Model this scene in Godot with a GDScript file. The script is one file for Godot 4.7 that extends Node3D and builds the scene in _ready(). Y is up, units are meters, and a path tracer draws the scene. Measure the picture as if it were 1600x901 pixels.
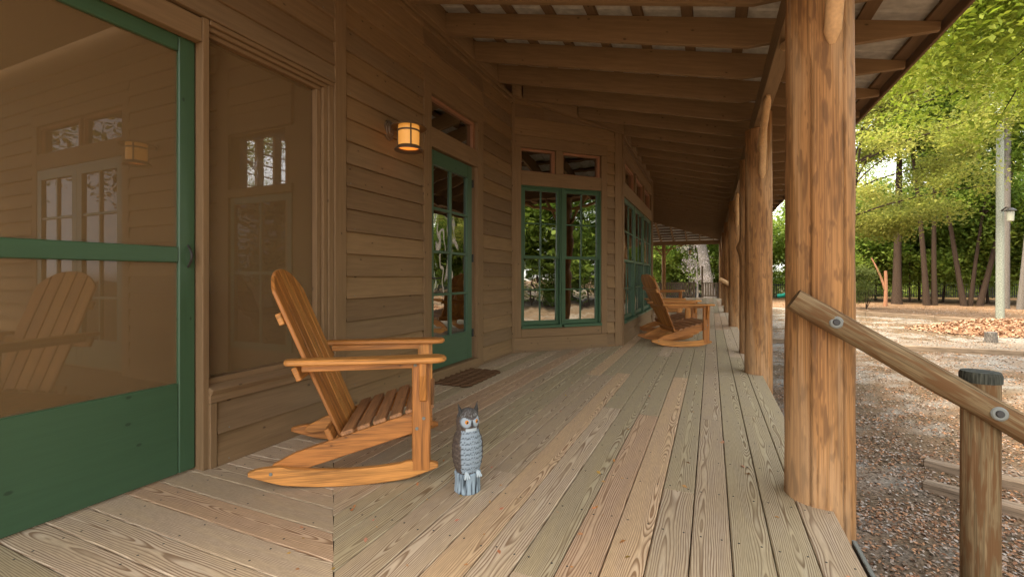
extends Node3D

# Porch axes: X runs out from the house wall, A runs along the porch (A = -z), y is up; deck top at y = 0.
const EXPO := 6.0
const CAM_H := 1.035
const GROUND := -0.55
var counts := {}
var mesh_cache := {}
var M := {}
var nails := []
var rng := RandomNumberGenerator.new()
var noise := FastNoiseLite.new()

# ---------------------------------------------------------------- mesh builder
class MB:
	var v := PackedVector3Array()
	var n := PackedVector3Array()
	var t := PackedVector2Array()
	var c := PackedColorArray()
	var col := Color(1, 1, 1)
	func tri3(a: Vector3, b: Vector3, d: Vector3, na: Vector3, nb: Vector3, nd: Vector3, ua: Vector2, ub: Vector2, ud: Vector2, ca = null, cb = null, cd = null):
		var c0: Color = col if ca == null else ca
		var c1: Color = col if cb == null else cb
		var c2: Color = col if cd == null else cd
		if (b - a).cross(d - a).dot(na + nb + nd) > 0.0:
			v.append(a); v.append(d); v.append(b)
			n.append(na); n.append(nd); n.append(nb)
			t.append(ua); t.append(ud); t.append(ub)
			c.append(c0); c.append(c2); c.append(c1)
		else:
			v.append(a); v.append(b); v.append(d)
			n.append(na); n.append(nb); n.append(nd)
			t.append(ua); t.append(ub); t.append(ud)
			c.append(c0); c.append(c1); c.append(c2)
	func tri(a: Vector3, b: Vector3, d: Vector3, nn: Vector3, ua := Vector2.ZERO, ub := Vector2.ZERO, ud := Vector2.ZERO):
		tri3(a, b, d, nn, nn, nn, ua, ub, ud)
	func quad(a: Vector3, b: Vector3, d: Vector3, e: Vector3, nn: Vector3, ua := Vector2.ZERO, ub := Vector2.ZERO, ud := Vector2.ZERO, ue := Vector2.ZERO):
		tri3(a, b, d, nn, nn, nn, ua, ub, ud)
		tri3(a, d, e, nn, nn, nn, ua, ud, ue)
	# rows x columns of points with smooth normals that point along "out" (flip chooses the side)
	func grid(p: Array, uv: Array, closed: bool, flip := false, cols = null):
		var R := p.size()
		var K: int = p[0].size()
		var nr := []
		for i in R:
			var row := PackedVector3Array()
			for j in K:
				var j0 := j - 1
				var j1 := j + 1
				if closed:
					j0 = K - 2 if j == 0 else j - 1
					j1 = 1 if j == K - 1 else j + 1
				else:
					j0 = maxi(j0, 0); j1 = mini(j1, K - 1)
				var a: Vector3 = p[i][j1] - p[i][j0]
				var b: Vector3 = p[mini(i + 1, R - 1)][j] - p[maxi(i - 1, 0)][j]
				var q := a.cross(b)
				if q.length_squared() < 1e-16:
					q = Vector3.UP
				q = q.normalized()
				row.append(-q if flip else q)
			nr.append(row)
		for i in R - 1:
			for j in K - 1:
				if cols == null:
					tri3(p[i][j], p[i][j + 1], p[i + 1][j + 1], nr[i][j], nr[i][j + 1], nr[i + 1][j + 1], uv[i][j], uv[i][j + 1], uv[i + 1][j + 1])
					tri3(p[i][j], p[i + 1][j + 1], p[i + 1][j], nr[i][j], nr[i + 1][j + 1], nr[i + 1][j], uv[i][j], uv[i + 1][j + 1], uv[i + 1][j])
				else:
					tri3(p[i][j], p[i][j + 1], p[i + 1][j + 1], nr[i][j], nr[i][j + 1], nr[i + 1][j + 1], uv[i][j], uv[i][j + 1], uv[i + 1][j + 1], cols[i][j], cols[i][j + 1], cols[i + 1][j + 1])
					tri3(p[i][j], p[i + 1][j + 1], p[i + 1][j], nr[i][j], nr[i + 1][j + 1], nr[i + 1][j], uv[i][j], uv[i + 1][j + 1], uv[i + 1][j], cols[i][j], cols[i + 1][j + 1], cols[i + 1][j])
	func done() -> ArrayMesh:
		var ar := []
		ar.resize(Mesh.ARRAY_MAX)
		ar[Mesh.ARRAY_VERTEX] = v
		ar[Mesh.ARRAY_NORMAL] = n
		ar[Mesh.ARRAY_TEX_UV] = t
		ar[Mesh.ARRAY_COLOR] = c
		var m := ArrayMesh.new()
		m.add_surface_from_arrays(Mesh.PRIMITIVE_TRIANGLES, ar)
		return m

# ---------------------------------------------------------------- naming and placing
func numbered(called: String, parent: Node) -> String:
	var key := str(parent.get_instance_id()) + "/" + called
	var k: int = counts.get(key, 0)
	counts[key] = k + 1
	return called if k == 0 else "%s_%03d" % [called, k]

func put(called: String, mesh: Mesh, mat: Material, parent: Node, xf := Transform3D.IDENTITY) -> MeshInstance3D:
	var o := MeshInstance3D.new()
	o.mesh = mesh
	o.material_override = mat
	o.name = numbered(called, parent)
	parent.add_child(o, true)
	o.transform = xf
	return o

func thing(called: String, label: String, category: String, at := Vector3.ZERO, turn := 0.0, group := "") -> Node3D:
	var o := Node3D.new()
	o.name = numbered(called, self)
	add_child(o, true)
	o.position = at
	o.rotation.y = turn
	tag(o, label, category, group)
	return o

func tag(o: Node, label: String, category: String, group := "", kind := ""):
	if label != "": o.set_meta("label", label)
	if category != "": o.set_meta("category", category)
	if group != "": o.set_meta("group", group)
	if kind != "": o.set_meta("kind", kind)

func copy_of(o: Node3D, at: Vector3, turn: float, label := "", sc := 1.0) -> Node3D:
	var c: Node3D = o.duplicate()
	c.name = numbered(str(o.name), self)
	add_child(c, true)
	c.position = at
	c.rotation.y = turn
	c.scale = Vector3.ONE * sc
	if label != "": c.set_meta("label", label)
	return c

func P(X: float, A: float, y := 0.0) -> Vector3:
	return Vector3(X, y, -A)

func lin(r: float, g: float, b: float) -> Color:
	return Color(r, g, b).linear_to_srgb()

# a board whose edges are eased; x runs along its length. sv = metres of texture across, uo/vo the offset
func board_mesh(L: float, W: float, T: float, ch: float, su: float, sv: float, uo: float, vo: float) -> ArrayMesh:
	var key := "b%.3f,%.3f,%.3f,%.4f,%.2f,%.3f,%.3f,%.3f" % [L, W, T, ch, su, sv, uo, vo]
	if mesh_cache.has(key): return mesh_cache[key]
	var b := MB.new()
	var h := Vector3(L, W, T) * 0.5
	var uvf := func(p: Vector3, nn: Vector3) -> Vector2:
		if absf(nn.y) > 0.8: return Vector2((p.x + h.x) / su + uo, (p.z + h.z) / sv + vo)
		if absf(nn.x) > 0.8: return Vector2(p.z / su * 0.3 + uo, (p.y + h.y) / sv + vo)
		return Vector2((p.x + h.x) / su + uo, (p.y + h.y) / sv + vo)
	for k in 3:
		var i := (k + 1) % 3
		var j := (k + 2) % 3
		for s in [-1.0, 1.0]:
			var q := []
			for e in [[-1, -1], [1, -1], [1, 1], [-1, 1]]:
				var p := Vector3.ZERO
				p[k] = s * h[k]; p[i] = e[0] * (h[i] - ch); p[j] = e[1] * (h[j] - ch)
				q.append(p)
			var nn := Vector3.ZERO
			nn[k] = s
			b.quad(q[0], q[1], q[2], q[3], nn, uvf.call(q[0], nn), uvf.call(q[1], nn), uvf.call(q[2], nn), uvf.call(q[3], nn))
		for si in [-1.0, 1.0]:
			for sj in [-1.0, 1.0]:
				var nn := Vector3.ZERO
				nn[i] = si; nn[j] = sj
				nn = nn.normalized()
				var q := []
				for e in [[0, -1], [0, 1], [1, 1], [1, -1]]:
					var p := Vector3.ZERO
					p[k] = e[1] * (h[k] - ch)
					if e[0] == 0:
						p[i] = si * h[i]; p[j] = sj * (h[j] - ch)
					else:
						p[i] = si * (h[i] - ch); p[j] = sj * h[j]
					q.append(p)
				b.quad(q[0], q[1], q[2], q[3], nn, uvf.call(q[0], nn), uvf.call(q[1], nn), uvf.call(q[2], nn), uvf.call(q[3], nn))
	for sx in [-1.0, 1.0]:
		for sy in [-1.0, 1.0]:
			for sz in [-1.0, 1.0]:
				var nn := Vector3(sx, sy, sz).normalized()
				var a := Vector3(sx * h.x, sy * (h.y - ch), sz * (h.z - ch))
				var d := Vector3(sx * (h.x - ch), sy * h.y, sz * (h.z - ch))
				var e := Vector3(sx * (h.x - ch), sy * (h.y - ch), sz * h.z)
				b.tri(a, d, e, nn, uvf.call(a, nn), uvf.call(d, nn), uvf.call(e, nn))
	var m := b.done()
	mesh_cache[key] = m
	return m

func frame(x: Vector3, y: Vector3, at: Vector3) -> Transform3D:
	x = x.normalized()
	y = (y - x * y.dot(x)).normalized()
	return Transform3D(Basis(x, y, x.cross(y)), at)

func rnd(a: float, b: float) -> float:
	return rng.randf_range(a, b)

# a stick of timber from a to b, W across "up", T across the third axis; the plain-wood texture
func stick(called: String, parent: Node, a: Vector3, b: Vector3, W: float, T: float, mat: Material, up := Vector3.UP, ch := 0.003) -> MeshInstance3D:
	var L := (b - a).length()
	return put(called, board_mesh(L, W, T, ch, 2.0, 0.6, snappedf(rnd(0, 1), 0.125), snappedf(rnd(0, 1), 0.125)), mat, parent, frame(b - a, up, (a + b) * 0.5))

# outline in x,y pulled to thickness T along z, its edges eased by ch
func plate(poly: PackedVector2Array, T: float, ch: float, su: float, sv: float, uo := 0.0, vo := 0.0, along_y := false, shear := 0.0) -> ArrayMesh:
	var b := MB.new()
	if Geometry2D.is_polygon_clockwise(poly): poly.reverse()
	var k := poly.size()
	var inn := PackedVector2Array()
	var nrm := PackedVector2Array()
	for i in k:
		var d0 := (poly[i] - poly[(i + k - 1) % k]).normalized()
		var d1 := (poly[(i + 1) % k] - poly[i]).normalized()
		var n0 := Vector2(d0.y, -d0.x)
		var n1 := Vector2(d1.y, -d1.x)
		var m := (n0 + n1).normalized()
		nrm.append(m)
		inn.append(poly[i] - m * minf(ch / maxf(m.dot(n1), 0.4), ch * 2.0))
	var tris := Geometry2D.triangulate_polygon(inn)
	var uvf := func(p: Vector2) -> Vector2:
		return Vector2(p.y / su + uo, p.x / sv + vo) if along_y else Vector2(p.x / su + uo, (p.y + shear * p.x) / sv + vo)
	for s in [-1.0, 1.0]:
		var z: float = s * T * 0.5
		for i in range(0, tris.size(), 3):
			var a := inn[tris[i]]
			var d := inn[tris[i + 1]]
			var e := inn[tris[i + 2]]
			b.tri(Vector3(a.x, a.y, z), Vector3(d.x, d.y, z), Vector3(e.x, e.y, z), Vector3(0, 0, s), uvf.call(a), uvf.call(d), uvf.call(e))
		for i in k:
			var j := (i + 1) % k
			var z1: float = s * (T * 0.5 - ch)
			var n0 := Vector3(nrm[i].x, nrm[i].y, s).normalized()
			var n1 := Vector3(nrm[j].x, nrm[j].y, s).normalized()
			b.tri3(Vector3(inn[i].x, inn[i].y, z), Vector3(inn[j].x, inn[j].y, z), Vector3(poly[j].x, poly[j].y, z1), n0, n1, n1, uvf.call(inn[i]), uvf.call(inn[j]), uvf.call(poly[j]))
			b.tri3(Vector3(inn[i].x, inn[i].y, z), Vector3(poly[j].x, poly[j].y, z1), Vector3(poly[i].x, poly[i].y, z1), n0, n1, n0, uvf.call(inn[i]), uvf.call(poly[j]), uvf.call(poly[i]))
	for i in k:
		var j := (i + 1) % k
		var zz := T * 0.5 - ch
		var d := (poly[j] - poly[i]).normalized()
		var nn := Vector3(d.y, -d.x, 0)
		var u0: Vector2 = uvf.call(poly[i])
		var u1: Vector2 = uvf.call(poly[j])
		b.quad(Vector3(poly[i].x, poly[i].y, -zz), Vector3(poly[j].x, poly[j].y, -zz), Vector3(poly[j].x, poly[j].y, zz), Vector3(poly[i].x, poly[i].y, zz), nn, u0, u1, u1 + Vector2(0.02, T / sv), u0 + Vector2(0.02, T / sv))
	return b.done()

# a round timber along a path: radii with bumps, optional drying cracks [angle, from, to, depth], flat ends
func log_mesh(path: Array, radii: Array, segs: int, bump: float, seed_: int, cracks := [], su := 0.9, sv := 3.6, rough_ends := 0.0) -> ArrayMesh:
	var b := MB.new()
	var f := FastNoiseLite.new()
	f.seed = seed_
	f.frequency = 1.0
	var ang := []
	for i in segs: ang.append(TAU * i / segs)
	for cr in cracks:
		var w: float = 0.032
		for e in [-w, 0.0, w]: ang.append(fposmod(cr[0] + e, TAU))
	ang.sort()
	ang.append(ang[0] + TAU)
	var rows := []
	var uvs := []
	var dist := 0.0
	var ref := Vector3(0.31, 0.11, 0.94)
	var firstdir: Vector3 = (path[1] - path[0]).normalized()
	if absf(firstdir.dot(ref)) > 0.9: ref = Vector3(0.9, 0.3, 0.1)
	if absf(firstdir.y) > 0.99: ref = Vector3(0, 0, 1)
	for i in path.size():
		var d: Vector3 = (path[mini(i + 1, path.size() - 1)] - path[maxi(i - 1, 0)]).normalized()
		var e1 := d.cross(ref).normalized()
		var e2 := e1.cross(d)
		if i > 0: dist += (path[i] - path[i - 1]).length()
		var row := PackedVector3Array()
		var uv := PackedVector2Array()
		for a in ang:
			var r: float = radii[i]
			r *= 1.0 + bump * (f.get_noise_3d(cos(a) * 1.2, sin(a) * 1.2, dist * 1.3) + 0.4 * f.get_noise_3d(cos(a) * 4.0 + 7.0, sin(a) * 4.0, dist * 3.0))
			for cr in cracks:
				if absf(angle_difference(a, cr[0])) < 0.004 and dist >= cr[1] and dist <= cr[2]: r -= cr[3]
			row.append(path[i] + (e1 * cos(a) + e2 * sin(a)) * r)
			uv.append(Vector2(a / TAU * maxf(1.0, roundf(TAU * radii[path.size() / 2] / su)), dist / sv))
		rows.append(row)
		uvs.append(uv)
	b.grid(rows, uvs, true, false)
	# orient: normals must leave the axis
	var mid := int(rows.size() / 2)
	if b.n.size() > 0:
		var q: Vector3 = rows[mid][0] - path[mid]
		var a0: Vector3 = rows[mid][1] - rows[mid][ang.size() - 2]
		var b0: Vector3 = rows[mini(mid + 1, rows.size() - 1)][0] - rows[maxi(mid - 1, 0)][0]
		if a0.cross(b0).dot(q) < 0.0:
			b = MB.new()
			b.grid(rows, uvs, true, true)
	for e in 2:
		var ri := 0 if e == 0 else rows.size() - 1
		var d: Vector3 = (path[1] - path[0]).normalized() * -1.0 if e == 0 else (path[path.size() - 1] - path[path.size() - 2]).normalized()
		var cpt: Vector3 = path[ri] + d * rough_ends * radii[ri]
		for j in ang.size() - 1:
			b.tri(cpt, rows[ri][j], rows[ri][j + 1], d, Vector2(0.1, 0.1), Vector2(0.1 + 0.05 * cos(ang[j]), 0.1 + 0.05 * sin(ang[j])), Vector2(0.1 + 0.05 * cos(ang[j + 1]), 0.1 + 0.05 * sin(ang[j + 1])))
	return b.done()

func straight(a: Vector3, b: Vector3, n: int) -> Array:
	var r := []
	for i in n + 1: r.append(a.lerp(b, float(i) / n))
	return r

func disc_mesh(r: float, h: float, segs := 12) -> ArrayMesh:
	var key := "d%.4f,%.4f,%d" % [r, h, segs]
	if mesh_cache.has(key): return mesh_cache[key]
	var b := MB.new()
	for i in segs:
		var a := TAU * i / segs
		var c := TAU * (i + 1) / segs
		var p := Vector3(cos(a), 0, sin(a))
		var q := Vector3(cos(c), 0, sin(c))
		var t1 := Vector3(0, h, 0)
		b.tri3(t1, p * r * 0.8 + t1, q * r * 0.8 + t1, Vector3.UP, Vector3.UP, Vector3.UP, Vector2.ZERO, Vector2.ZERO, Vector2.ZERO)
		b.quad(p * r * 0.8 + t1, q * r * 0.8 + t1, q * r + t1 * 0.5, p * r + t1 * 0.5, (p + q + Vector3.UP * 2).normalized())
		b.quad(p * r + t1 * 0.5, q * r + t1 * 0.5, q * r, p * r, (p + q).normalized())
	var m := b.done()
	mesh_cache[key] = m
	return m

# profile [radius, height] turned about y
func lathe(prof: Array, segs := 24) -> ArrayMesh:
	var b := MB.new()
	for i in prof.size() - 1:
		var p: Array = prof[i]
		var q: Array = prof[i + 1]
		var d := Vector2(q[0] - p[0], q[1] - p[1])
		if d.length() < 1e-6: continue
		var nn := Vector2(d.y, -d.x).normalized()
		for j in segs:
			var a := TAU * j / segs
			var c := TAU * (j + 1) / segs
			var ca := Vector3(cos(a), 0, sin(a))
			var cc := Vector3(cos(c), 0, sin(c))
			var na := ca * nn.x + Vector3.UP * nn.y
			var nc := cc * nn.x + Vector3.UP * nn.y
			b.tri3(ca * p[0] + Vector3.UP * p[1], cc * p[0] + Vector3.UP * p[1], cc * q[0] + Vector3.UP * q[1], na, nc, nc, Vector2(float(j) / segs, p[1]), Vector2(float(j + 1) / segs, p[1]), Vector2(float(j + 1) / segs, q[1]))
			b.tri3(ca * p[0] + Vector3.UP * p[1], cc * q[0] + Vector3.UP * q[1], ca * q[0] + Vector3.UP * q[1], na, nc, na, Vector2(float(j) / segs, p[1]), Vector2(float(j + 1) / segs, q[1]), Vector2(float(j) / segs, q[1]))
	return b.done()

# ---------------------------------------------------------------- textures
func srgb8(x: float) -> int:
	x = clampf(x, 0.0, 1.0)
	return int(255.0 * (12.92 * x if x < 0.0031308 else 1.055 * pow(x, 0.41667) - 0.055) + 0.5)

func tex_from(data: PackedByteArray, w: int, h: int) -> ImageTexture:
	return ImageTexture.create_from_image(Image.create_from_data(w, h, false, Image.FORMAT_RGB8, data))

# eight flat-sawn weathered pine boards, one above the other: u = 4.9 m along, each strip 0.14 m across
func deck_texture() -> ImageTexture:
	var w := 2048
	var h := 1024
	var lut := PackedByteArray()
	for i in 1025: lut.append(srgb8(i / 1024.0))
	var d := PackedByteArray()
	d.resize(w * h * 3)
	var nl := FastNoiseLite.new(); nl.seed = 11; nl.frequency = 1.0; nl.fractal_octaves = 2
	var nf := FastNoiseLite.new(); nf.seed = 12; nf.frequency = 1.0; nf.fractal_octaves = 1
	var cs := [0.004, -0.055, 0.02, 0.075, -0.015, 0.035, -0.03, 0.0]
	var ds := [0.020, 0.030, 0.034, 0.02, 0.012, 0.018, 0.026, 0.016]
	var rw := [0.0062, 0.0050, 0.0076, 0.0052, 0.0084, 0.0060, 0.0068, 0.0090]
	var dep := PackedFloat32Array(); dep.resize(w)
	var cen := PackedFloat32Array(); cen.resize(w)
	var blot := PackedFloat32Array(); blot.resize(w)
	for s in 8:
		for x in w:
			var l := x * 4.9 / w
			dep[x] = maxf(0.002, ds[s] + 0.028 * nl.get_noise_2d(l * 0.85, s * 17.3))
			cen[x] = cs[s] + 0.022 * nl.get_noise_2d(l * 0.6 + 40.0, s * 9.1)
		for yy in 128:
			var wm := (yy / 128.0 - 0.5) * 0.14
			var o := (s * 128 + yy) * w * 3
			for x in w:
				var l := x * 4.9 / w
				var dx := wm - cen[x]
				var r := sqrt(dx * dx + dep[x] * dep[x]) + 0.0034 * nf.get_noise_2d(l * 3.2, wm * 26.0 + s * 31.0)
				var ph: float = r / rw[s]
				ph -= floor(ph)
				var late: float = smoothstep(0.25, 0.86, ph) if ph < 0.88 else (1.0 - ph) * 8.3
				var fib := nf.get_noise_2d(l * 14.0, wm * 900.0 + s * 50.0)
				var bl := nl.get_noise_2d(l * 1.7 + 90.0, wm * 12.0 + s * 21.0)
				var e := 1.0 + 0.18 * fib + 0.16 * bl
				late = clampf(late * (0.92 + 0.5 * bl), 0.0, 1.0)
				var gy := clampf(0.5 + 1.6 * bl, 0.0, 1.0)
				var cr := lerpf(lerpf(0.61, 0.56, gy), 0.255, late) * e
				var cg := lerpf(lerpf(0.470, 0.445, gy), 0.165, late) * e
				var cb := lerpf(lerpf(0.320, 0.325, gy), 0.100, late) * e
				d[o] = lut[clampi(int(cr * 1024.0), 0, 1024)]
				d[o + 1] = lut[clampi(int(cg * 1024.0), 0, 1024)]
				d[o + 2] = lut[clampi(int(cb * 1024.0), 0, 1024)]
				o += 3
	return tex_from(d, w, h)

# plain sawn wood, near white so that the material's colour tints it: u = 2 m along, v = 0.6 m across, with knots
func plain_texture(contrast: float, seed_: int) -> ImageTexture:
	var w := 1024
	var h := 512
	var d := PackedByteArray()
	d.resize(w * h * 3)
	var nl := FastNoiseLite.new(); nl.seed = seed_; nl.frequency = 1.0; nl.fractal_octaves = 3
	var r2 := RandomNumberGenerator.new(); r2.seed = seed_
	var knots := []
	for i in 11: knots.append([r2.randf_range(0.05, 1.95), r2.randf_range(0.03, 0.57), r2.randf_range(0.004, 0.009)])
	for y in h:
		var vy := y * 0.6 / h
		for x in w:
			var l := x * 2.0 / w
			# blend the two ends so that it repeats
			var k := clampf((l - 1.7) / 0.3, 0.0, 1.0)
			var a := nl.get_noise_2d(l * 1.6, vy * 30.0) * (1.0 - k) + nl.get_noise_2d((l - 2.0) * 1.6, vy * 30.0) * k
			var g := nl.get_noise_2d(l * 5.0 + 30.0, vy * 220.0)
			var e := 0.80 + contrast * (0.16 * a + 0.15 * g)
			for q in knots:  # round knots: a dark heart with faint rings
				var dx: float = (l - q[0]) * 0.6
				var dy: float = vy - q[1]
				var dd := dx * dx + dy * dy
				var rr: float = q[2]
				if dd < rr * rr * 6.0:
					var t := sqrt(dd) / rr
					e *= lerpf(0.45, 1.0, smoothstep(0.6, 1.3, t)) if t < 1.3 else 1.0 - 0.10 * contrast * absf(sin(t * 6.0)) * (2.45 - t)
			var o := (y * w + x) * 3
			var q8 := srgb8(e)
			d[o] = q8; d[o + 1] = q8; d[o + 2] = q8
	return tex_from(d, w, h)

# a peeled log: u = 0.9 m round, v = 2.4 m along; bark left in brown flecks and patches
func log_texture(seed_: int, weathered: float) -> ImageTexture:
	var w := 512
	var h := 1024
	var d := PackedByteArray()
	d.resize(w * h * 3)
	var nl := FastNoiseLite.new(); nl.seed = seed_; nl.frequency = 1.0; nl.fractal_octaves = 3
	for y in h:
		var l := y * 2.4 / h
		for x in w:
			var a := TAU * x / w
			var cx := cos(a) * 0.143
			var cy := sin(a) * 0.143
			var st := nl.get_noise_3d(cx * 60.0, cy * 60.0, l * 1.2)
			var big := nl.get_noise_3d(cx * 15.0 + 9.0, cy * 15.0, l * 4.6)
			var fl := nl.get_noise_3d(cx * 75.0 + 30.0, cy * 75.0, l * 7.0)
			var broad := nl.get_noise_3d(cx * 5.0 + 60.0, cy * 5.0, l * 0.8)
			var hair := nl.get_noise_3d(cx * 170.0, cy * 170.0 + 5.0, l * 2.2)
			var e := 1.0 + 0.40 * st + 0.62 * hair
			var cr := 0.300 * e + 0.09 * broad
			var cg := 0.146 * e + 0.06 * broad
			var cb := 0.052 * e + 0.03 * broad
			cr = lerpf(cr, 0.165 * e, weathered); cg = lerpf(cg, 0.112 * e, weathered); cb = lerpf(cb, 0.057 * e, weathered)
			var smudge := nl.get_noise_3d(cx * 26.0 + 19.0, cy * 26.0, l * 9.0)
			var bark := smoothstep(0.14, 0.46, big + 0.35 * st + 0.25 * hair + 0.24 * weathered) * (0.72 + 0.12 * weathered)
			bark = maxf(bark, smoothstep(0.27, 0.50, smudge + 0.30 * hair) * 0.62)
			bark = maxf(bark, smoothstep(0.32, 0.60, fl + 0.4 * hair) * 0.5)
			cr = lerpf(cr, 0.115, bark); cg = lerpf(cg, 0.055, bark); cb = lerpf(cb, 0.022, bark)
			var pale := smoothstep(0.12, 0.42, broad + 0.3 * st) * 0.28
			pale *= 1.0 - 0.5 * weathered
			cr = lerpf(cr, 0.50, pale); cg = lerpf(cg, 0.335, pale); cb = lerpf(cb, 0.19, pale)
			var o := (y * w + x) * 3
			d[o] = srgb8(cr); d[o + 1] = srgb8(cg); d[o + 2] = srgb8(cb)
	return tex_from(d, w, h)

func speckle_texture(freq: float, lo: float, hi: float, seed_: int, size := 512, oct := 4) -> NoiseTexture2D:
	var t := NoiseTexture2D.new()
	var f := FastNoiseLite.new()
	f.seed = seed_; f.frequency = freq; f.fractal_octaves = oct
	t.noise = f; t.width = size; t.height = size; t.seamless = true
	var g := Gradient.new()
	g.set_color(0, Color(lo, lo, lo)); g.set_color(1, Color(hi, hi, hi))
	t.color_ramp = g
	return t

func mat(c: Color, rough := 0.8, tex: Texture2D = null, bump := 0.0, spec := 0.4) -> StandardMaterial3D:
	var m := StandardMaterial3D.new()
	m.albedo_color = c
	m.roughness = rough
	m.metallic_specular = spec
	if tex != null:
		m.albedo_texture = tex
		if bump > 0.0:
			m.heightmap_enabled = true
			m.heightmap_texture = tex
			m.heightmap_scale = bump
	return m

func triplanar(m: StandardMaterial3D, sc: float) -> StandardMaterial3D:
	m.uv1_triplanar = true
	m.uv1_world_triplanar = true
	m.uv1_scale = Vector3.ONE * sc
	return m

func make_materials():
	var deck := deck_texture()
	var plain := plain_texture(0.8, 3)
	var strong := plain_texture(3.0, 8)
	var logt := log_texture(5, 0.0)
	var logw := log_texture(6, 1.0)
	var faint := plain_texture(0.35, 15)
	M.deck = []
	for c in [Color(0.96, 0.95, 0.93), Color(0.90, 0.89, 0.86), Color(1.0, 0.95, 0.88), Color(0.94, 0.88, 0.83), Color(0.87, 0.88, 0.83)]:
		M.deck.append(mat(c, 0.82, deck, 0.10, 0.3))
	M.siding = []
	for c in [[0.246, 0.151, 0.075], [0.206, 0.126, 0.064], [0.280, 0.172, 0.084], [0.230, 0.146, 0.077], [0.262, 0.157, 0.073]]:
		M.siding.append(mat(lin(c[0], c[1], c[2]), 0.72, plain, 0.06, 0.3))
	M.trim = mat(lin(0.242, 0.148, 0.074), 0.7, plain, 0.05, 0.3)
	M.rafter = mat(lin(0.30, 0.190, 0.100), 0.72, plain, 0.05, 0.3)
	M.purlin = mat(lin(0.22, 0.135, 0.075), 0.8, plain, 0.05, 0.3)
	M.chair_set = []
	for c in [[0.50, 0.195, 0.042], [0.57, 0.240, 0.056], [0.43, 0.160, 0.034]]: M.chair_set.append(mat(lin(c[0], c[1], c[2]), 0.5, strong, 0.04, 0.45))
	M.chair = M.chair_set[0]
	M.chair_worn = mat(lin(0.36, 0.165, 0.066), 0.48, strong, 0.03, 0.5)
	M.log = mat(Color(1, 1, 1), 0.7, logt, 0.14, 0.35)
	M.log_grey = mat(Color(1, 1, 1), 0.85, logw, 0.25, 0.2)
	M.log_pale = mat(Color(1.0, 0.95, 0.88), 0.7, plain, 0.05, 0.3)
	M.log_pale.albedo_color = lin(0.72, 0.44, 0.22)
	M.green = mat(lin(0.052, 0.110, 0.054), 0.45, faint, 0.02, 0.45)
	M.glass = mat(lin(0.42, 0.43, 0.42), 0.015)
	M.glass.metallic = 1.0
	M.glass_dim = mat(lin(0.04, 0.04, 0.04), 0.02)
	M.glass_dim.metallic = 1.0
	var pane := StandardMaterial3D.new()
	pane.albedo_color = Color(0.9, 0.95, 0.95, 0.08); pane.roughness = 0.02
	pane.transparency = BaseMaterial3D.TRANSPARENCY_ALPHA
	M.pane = pane
	var scr := StandardMaterial3D.new()
	scr.albedo_color = Color(lin(0.170, 0.104, 0.047), 0.66); scr.roughness = 0.7; scr.metallic_specular = 0.2
	scr.transparency = BaseMaterial3D.TRANSPARENCY_ALPHA
	M.screen = scr
	M.metal = mat(lin(0.66, 0.63, 0.58), 0.55, speckle_texture(0.02, 0.75, 1.0, 4))
	triplanar(M.metal, 1.0)
	M.iron = mat(lin(0.03, 0.026, 0.022), 0.5)
	M.bronze = mat(lin(0.105, 0.068, 0.040), 0.5)
	M.bolt = mat(lin(0.17, 0.17, 0.145), 0.7)
	M.amber = mat(lin(0.75, 0.42, 0.14), 0.5)
	M.amber.emission_enabled = true; M.amber.emission = Color(1.0, 0.66, 0.26); M.amber.emission_energy_multiplier = 0.07
	M.plaster = mat(lin(0.32, 0.2, 0.11), 0.9)
	M.vert = mat(Color(1, 1, 1), 0.85, null, 0.0, 0.25); M.vert.vertex_color_use_as_albedo = true
	M.vert_gloss = mat(Color(1, 1, 1), 0.35, null, 0.0, 0.5); M.vert_gloss.vertex_color_use_as_albedo = true
	var soil := speckle_texture(0.09, 0.55, 1.0, 21, 512, 5)
	M.ground = mat(Color(1, 1, 1), 0.95, soil, 1.2, 0.2); M.ground.vertex_color_use_as_albedo = true
	triplanar(M.ground, 0.7)
	M.bark = mat(lin(0.12, 0.080, 0.056), 0.95, speckle_texture(0.06, 0.35, 1.0, 31), 2.0, 0.2)
	M.bark_grey = mat(lin(0.34, 0.30, 0.26), 0.95, speckle_texture(0.06, 0.35, 1.0, 32), 2.0, 0.2)
	M.leaf = mat(Color(1, 1, 1), 0.6, null, 0.0, 0.3); M.leaf.vertex_color_use_as_albedo = true
	M.leaf.backlight_enabled = true; M.leaf.backlight = Color(1.0, 1.0, 0.9)
	M.leaf.cull_mode = BaseMaterial3D.CULL_DISABLED
	M.litter = mat(Color(1, 1, 1), 0.85, null, 0.0, 0.2); M.litter.vertex_color_use_as_albedo = true
	M.litter.cull_mode = BaseMaterial3D.CULL_DISABLED
	M.coir = mat(lin(0.27, 0.145, 0.075), 0.95, speckle_texture(0.12, 0.4, 1.0, 41), 0.3, 0.1)
	M.fence = mat(lin(0.02, 0.02, 0.02), 0.6)
	M.pole = mat(lin(0.50, 0.52, 0.42), 0.9, speckle_texture(0.05, 0.45, 1.0, 51), 0.5, 0.2)
	M.slide = mat(lin(0.02, 0.30, 0.22), 0.3)
	M.cedar = mat(lin(0.36, 0.17, 0.09), 0.8, plain, 0.05)
	M.timber = mat(lin(0.26, 0.19, 0.13), 0.9, strong, 0.1, 0.2)
	M.concrete = mat(lin(0.45, 0.42, 0.38), 0.95)
	M.moss = mat(lin(0.085, 0.085, 0.06), 0.95, speckle_texture(0.08, 0.4, 1.0, 61), 0.3)

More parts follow.
